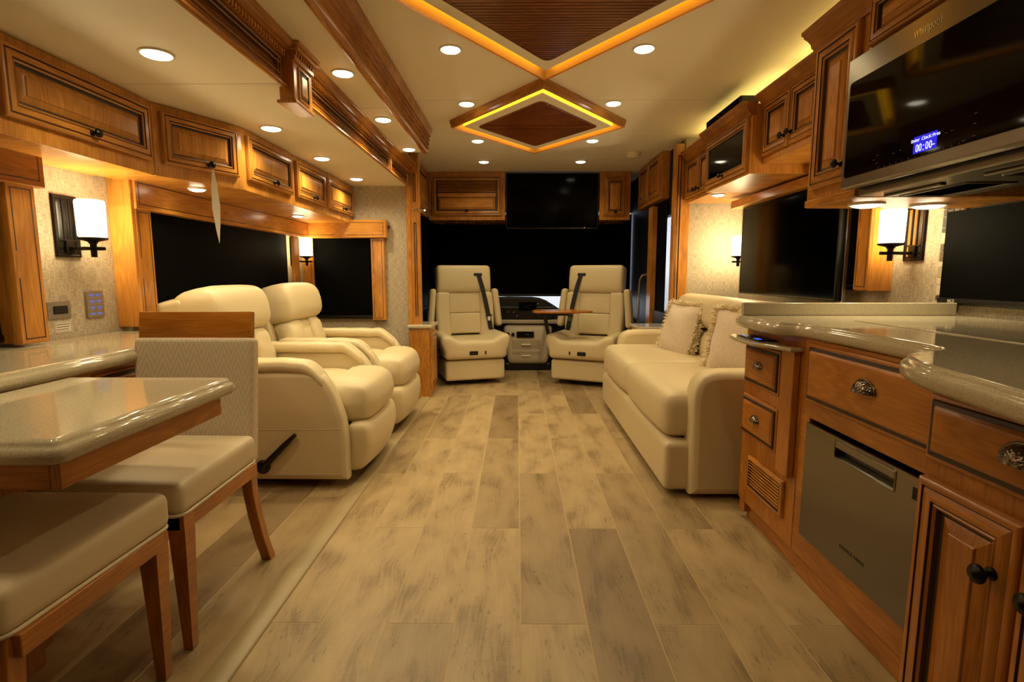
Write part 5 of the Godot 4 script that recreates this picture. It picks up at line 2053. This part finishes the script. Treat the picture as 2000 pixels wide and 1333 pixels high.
	# low ledge beside the passenger seat
	t = thing("low_cabinet", "low stone-topped ledge between passenger seat and entry door", "cabinet", V(1.20, 0, -4.62), 0.0, "")
	b = nb()
	b.rbb(V(-0.16, 0.0, -0.20), V(0.13, 0.59, 0.14), 0.004)
	put(b, "body", M.wood, t)
	b = nb()
	b.rbb(V(-0.175, 0.59, -0.21), V(0.135, 0.618, 0.155), 0.010, 2)
	put(b, "stone_top", M.stone, t)
	# door jamb and grab handle
	var j := setting("door_1", "entry door edge with wooden jamb")
	b = nb()
	b.rbb(V(1.285, 0.35, -5.18), V(1.335, 1.70, -5.33), 0.004)
	put(b, "jamb", M.wood, j)
	b = nb()
	b.rbb(V(1.31, 0.05, -4.62), V(1.335, 0.72, -5.14), 0.006)
	put(b, "door_skin", M.steel_dark, j)
	var gh := thing("grab_handle", "curved chrome grab handle by the entry door jamb", "handle", V(1.27, 0.90, -5.32), 0.0, "")
	b = nb()
	b.tube([V(0.02, 0.16, 0), V(-0.03, 0.15, 0), V(-0.055, 0.11, 0), V(-0.06, 0.05, 0), V(-0.06, -0.35, 0), V(-0.02, -0.40, 0), V(0.02, -0.40, 0)], 0.010, 10)
	put(b, "rail", M.chrome, gh)

func ceiling_lights() -> void:
	var g := "recessed lights in the main ceiling"
	var zs := [-2.70, -3.52, -4.465, -5.27]
	var where := ["beside the far point of the large diamond", "beside the near half of the small diamond", "beside the far point of the small diamond", "closest to the front television"]
	for i in 4:
		downlight(V(-0.32, CEIL, zs[i]), "round ceiling light %s, recliner side" % where[i], g, 0.045, 1.0 if i < 3 else 0.7)
		downlight(V(0.605, CEIL, zs[i]), "round ceiling light %s, sofa side" % where[i], g, 0.045, 1.0 if i < 3 else 0.7)
	downlight(V(-0.32, CEIL, -0.85), "round ceiling light above the camera, dinette side", g, 0.045, 0.55)
	downlight(V(0.605, CEIL, -0.75), "round ceiling light above the camera, kitchen side", g, 0.045, 0.5)
	g = "recessed lights in the slide-out ceiling"
	downlight(V(-1.21, SLIDE, -1.88), "round slide-out ceiling light largest in view, above the dinette", g, 0.045, 0.8)
	downlight(V(-1.245, SLIDE, -2.795), "round slide-out ceiling light above the near recliner", g, 0.045, 0.8)
	downlight(V(-1.245, SLIDE, -3.50), "round slide-out ceiling light between the two recliners", g, 0.045, 0.8)
	downlight(V(-1.245, SLIDE, -4.235), "round slide-out ceiling light nearest the slide-out end wall", g, 0.045, 0.8)
	downlight(V(-1.21, SLIDE, -0.95), "round slide-out ceiling light outside the view, over the table end", g, 0.045, 0.6)
	g = "recessed lights in the dropped strip"
	downlight(V(-0.785, 1.96, -2.52), "ceiling light in the dropped strip just past the corbel", g, 0.043, 0.7)
	downlight(V(-0.785, 1.96, -3.245), "middle ceiling light in the dropped strip", g, 0.043, 0.7)
	downlight(V(-0.785, 1.96, -3.99), "ceiling light at the front end of the dropped strip", g, 0.043, 0.7)
	downlight(V(-0.785, 1.96, -1.4), "ceiling light in the dropped strip above the camera", g, 0.043, 0.35)
	# smoke detector and two speakers
	var s := thing("smoke_detector", "white smoke detector on the ceiling near the front cabinets", "smoke detector", V(1.03, CEIL, -4.89), 0.0, "")
	var b := nb()
	b.lathe([Vector2(0.062, 0.0), Vector2(0.062, -0.012), Vector2(0.058, -0.016), Vector2(0.058, -0.036), Vector2(0.052, -0.044), Vector2(0.0, -0.046)], 24)
	put(b, "housing", M.plastic_white, s)
	b = nb()
	b.lathe([Vector2(0.020, -0.044), Vector2(0.019, -0.049), Vector2(0.0, -0.050)], 16)
	put(b, "test_button", M.plastic_white, s)
	for q in [[-0.743, "driver's side"], [1.018, "entry door side"]]:
		var p := thing("ceiling_speaker", "small round ceiling speaker on the %s" % q[1], "speaker", V(q[0] if q[0] > 0 else -0.70, CEIL, -5.29), 0.0, "ceiling speakers")
		b = nb()
		b.lathe([Vector2(0.042, 0.0), Vector2(0.041, -0.005), Vector2(0.036, -0.006), Vector2(0.034, -0.003), Vector2(0.0, -0.004)], 20)
		put(b, "grille", M.plastic_white, p)

func small_things() -> void:
	# left wall: sconces, outlet, keypad, notice
	sconce(V(XL, 1.255, -2.215), PI / 2, "lit bronze sconce with white glass shade above the credenza", 1.0)
	sconce(V(XL, 1.255, -4.46), PI / 2, "lit bronze sconce with white glass shade in the corner behind the far recliner", 0.8)
	var fx := PI / 2
	var o := thing("power_outlet", "black duplex power outlet in a nickel plate on the dinette wall", "outlet", V(XL, 0.916, -2.14), fx, "")
	var b := nb()
	b.slab(rrect(0.115, 0.074, 0.006, 3), [[0.0, 0.0], [0.0, 0.003], [0.003, 0.006]])
	put(b, "plate", M.nickel, o)
	b = nb()
	b.xf = at_z(0.004, 0, 0.006)
	b.slab(rrect(0.068, 0.034, 0.004, 3), [[0.0, 0.0], [0.001, 0.003]])
	put(b, "socket_face", M.black, o)
	b = nb()
	for x in [-0.018, 0.022]:
		b.box(V(x, 0.006, 0.0092), V(0.006, 0.0018, 0.0008))
		b.box(V(x, -0.005, 0.0092), V(0.006, 0.0018, 0.0008))
	put(b, "slots", M.steel_dark, o)
	b = nb()
	for x in [-0.046, 0.050]:
		b.box(V(x, 0, 0.0062), V(0.005, 0.005, 0.001))
	put(b, "screw", M.chrome, o)
	o = thing("touch_keypad", "touch keypad with six blue lit keys on the dinette wall", "keypad", V(XL, 0.930, -2.325), fx, "")
	b = nb()
	b.slab(rrect(0.098, 0.120, 0.008, 4), [[0.0, 0.0], [0.0, 0.006], [0.003, 0.009]])
	put(b, "plate", M.plate, o)
	for r in 4:
		for c in 2:
			b = nb()
			var y := 0.041 - r * 0.027
			var x := -0.019 + c * 0.038
			b.box(V(x, y, 0.0093), V(0.026, 0.0022, 0.0008))
			b.box(V(x - 0.004, y - 0.004, 0.0093), V(0.018, 0.0014, 0.0008))
			if r < 3:
				b.box(V(x, y - 0.011, 0.0093), V(0.003, 0.003, 0.0008))
			put(b, "key_light", M.blue_key, o)
	o = thing("notice_sticker", "small framed white notice sticker above the credenza top", "sticker", V(XL, 0.846, -2.155), fx, "")
	b = nb()
	b.bb(V(-0.042, -0.022, 0.0), V(0.042, 0.022, 0.0012))
	put(b, "paper", M.paper, o)
	b = nb()
	for i in 3:
		b.bb(V(-0.034, 0.009 - i * 0.010, 0.0012), V(0.034 - 0.006 * i, 0.0115 - i * 0.010, 0.0016))
	for s in [-1, 1]:
		b.bb(V(-0.039, s * 0.0185 - 0.0006, 0.0012), V(0.039, s * 0.0185 + 0.0006, 0.0016))
		b.bb(V(s * 0.039 - 0.0006, -0.0185, 0.0012), V(s * 0.039 + 0.0006, 0.0185, 0.0016))
	put(b, "printed_lines", M.mark, o)
	# small chrome latch lamp at the driver's post
	o = thing("latch_lamp", "short chrome latch with a small bluish light on the driver's post", "lamp", V(-0.86, 1.60, ZL + 0.025), 0.0, "")
	b = nb()
	b.tube([V(-0.03, 0.006, 0.0), V(0.02, 0.0, 0.02), V(0.07, -0.004, 0.02)], 0.006, 8)
	put(b, "rod", M.chrome, o)
	b = nb()
	b.lathe([Vector2(0.0, -0.006), Vector2(0.008, -0.004), Vector2(0.008, 0.006), Vector2(0.0, 0.008)], 12, V(0.085, -0.010, 0.02))
	put(b, "light_tip", M.white_glow, o)
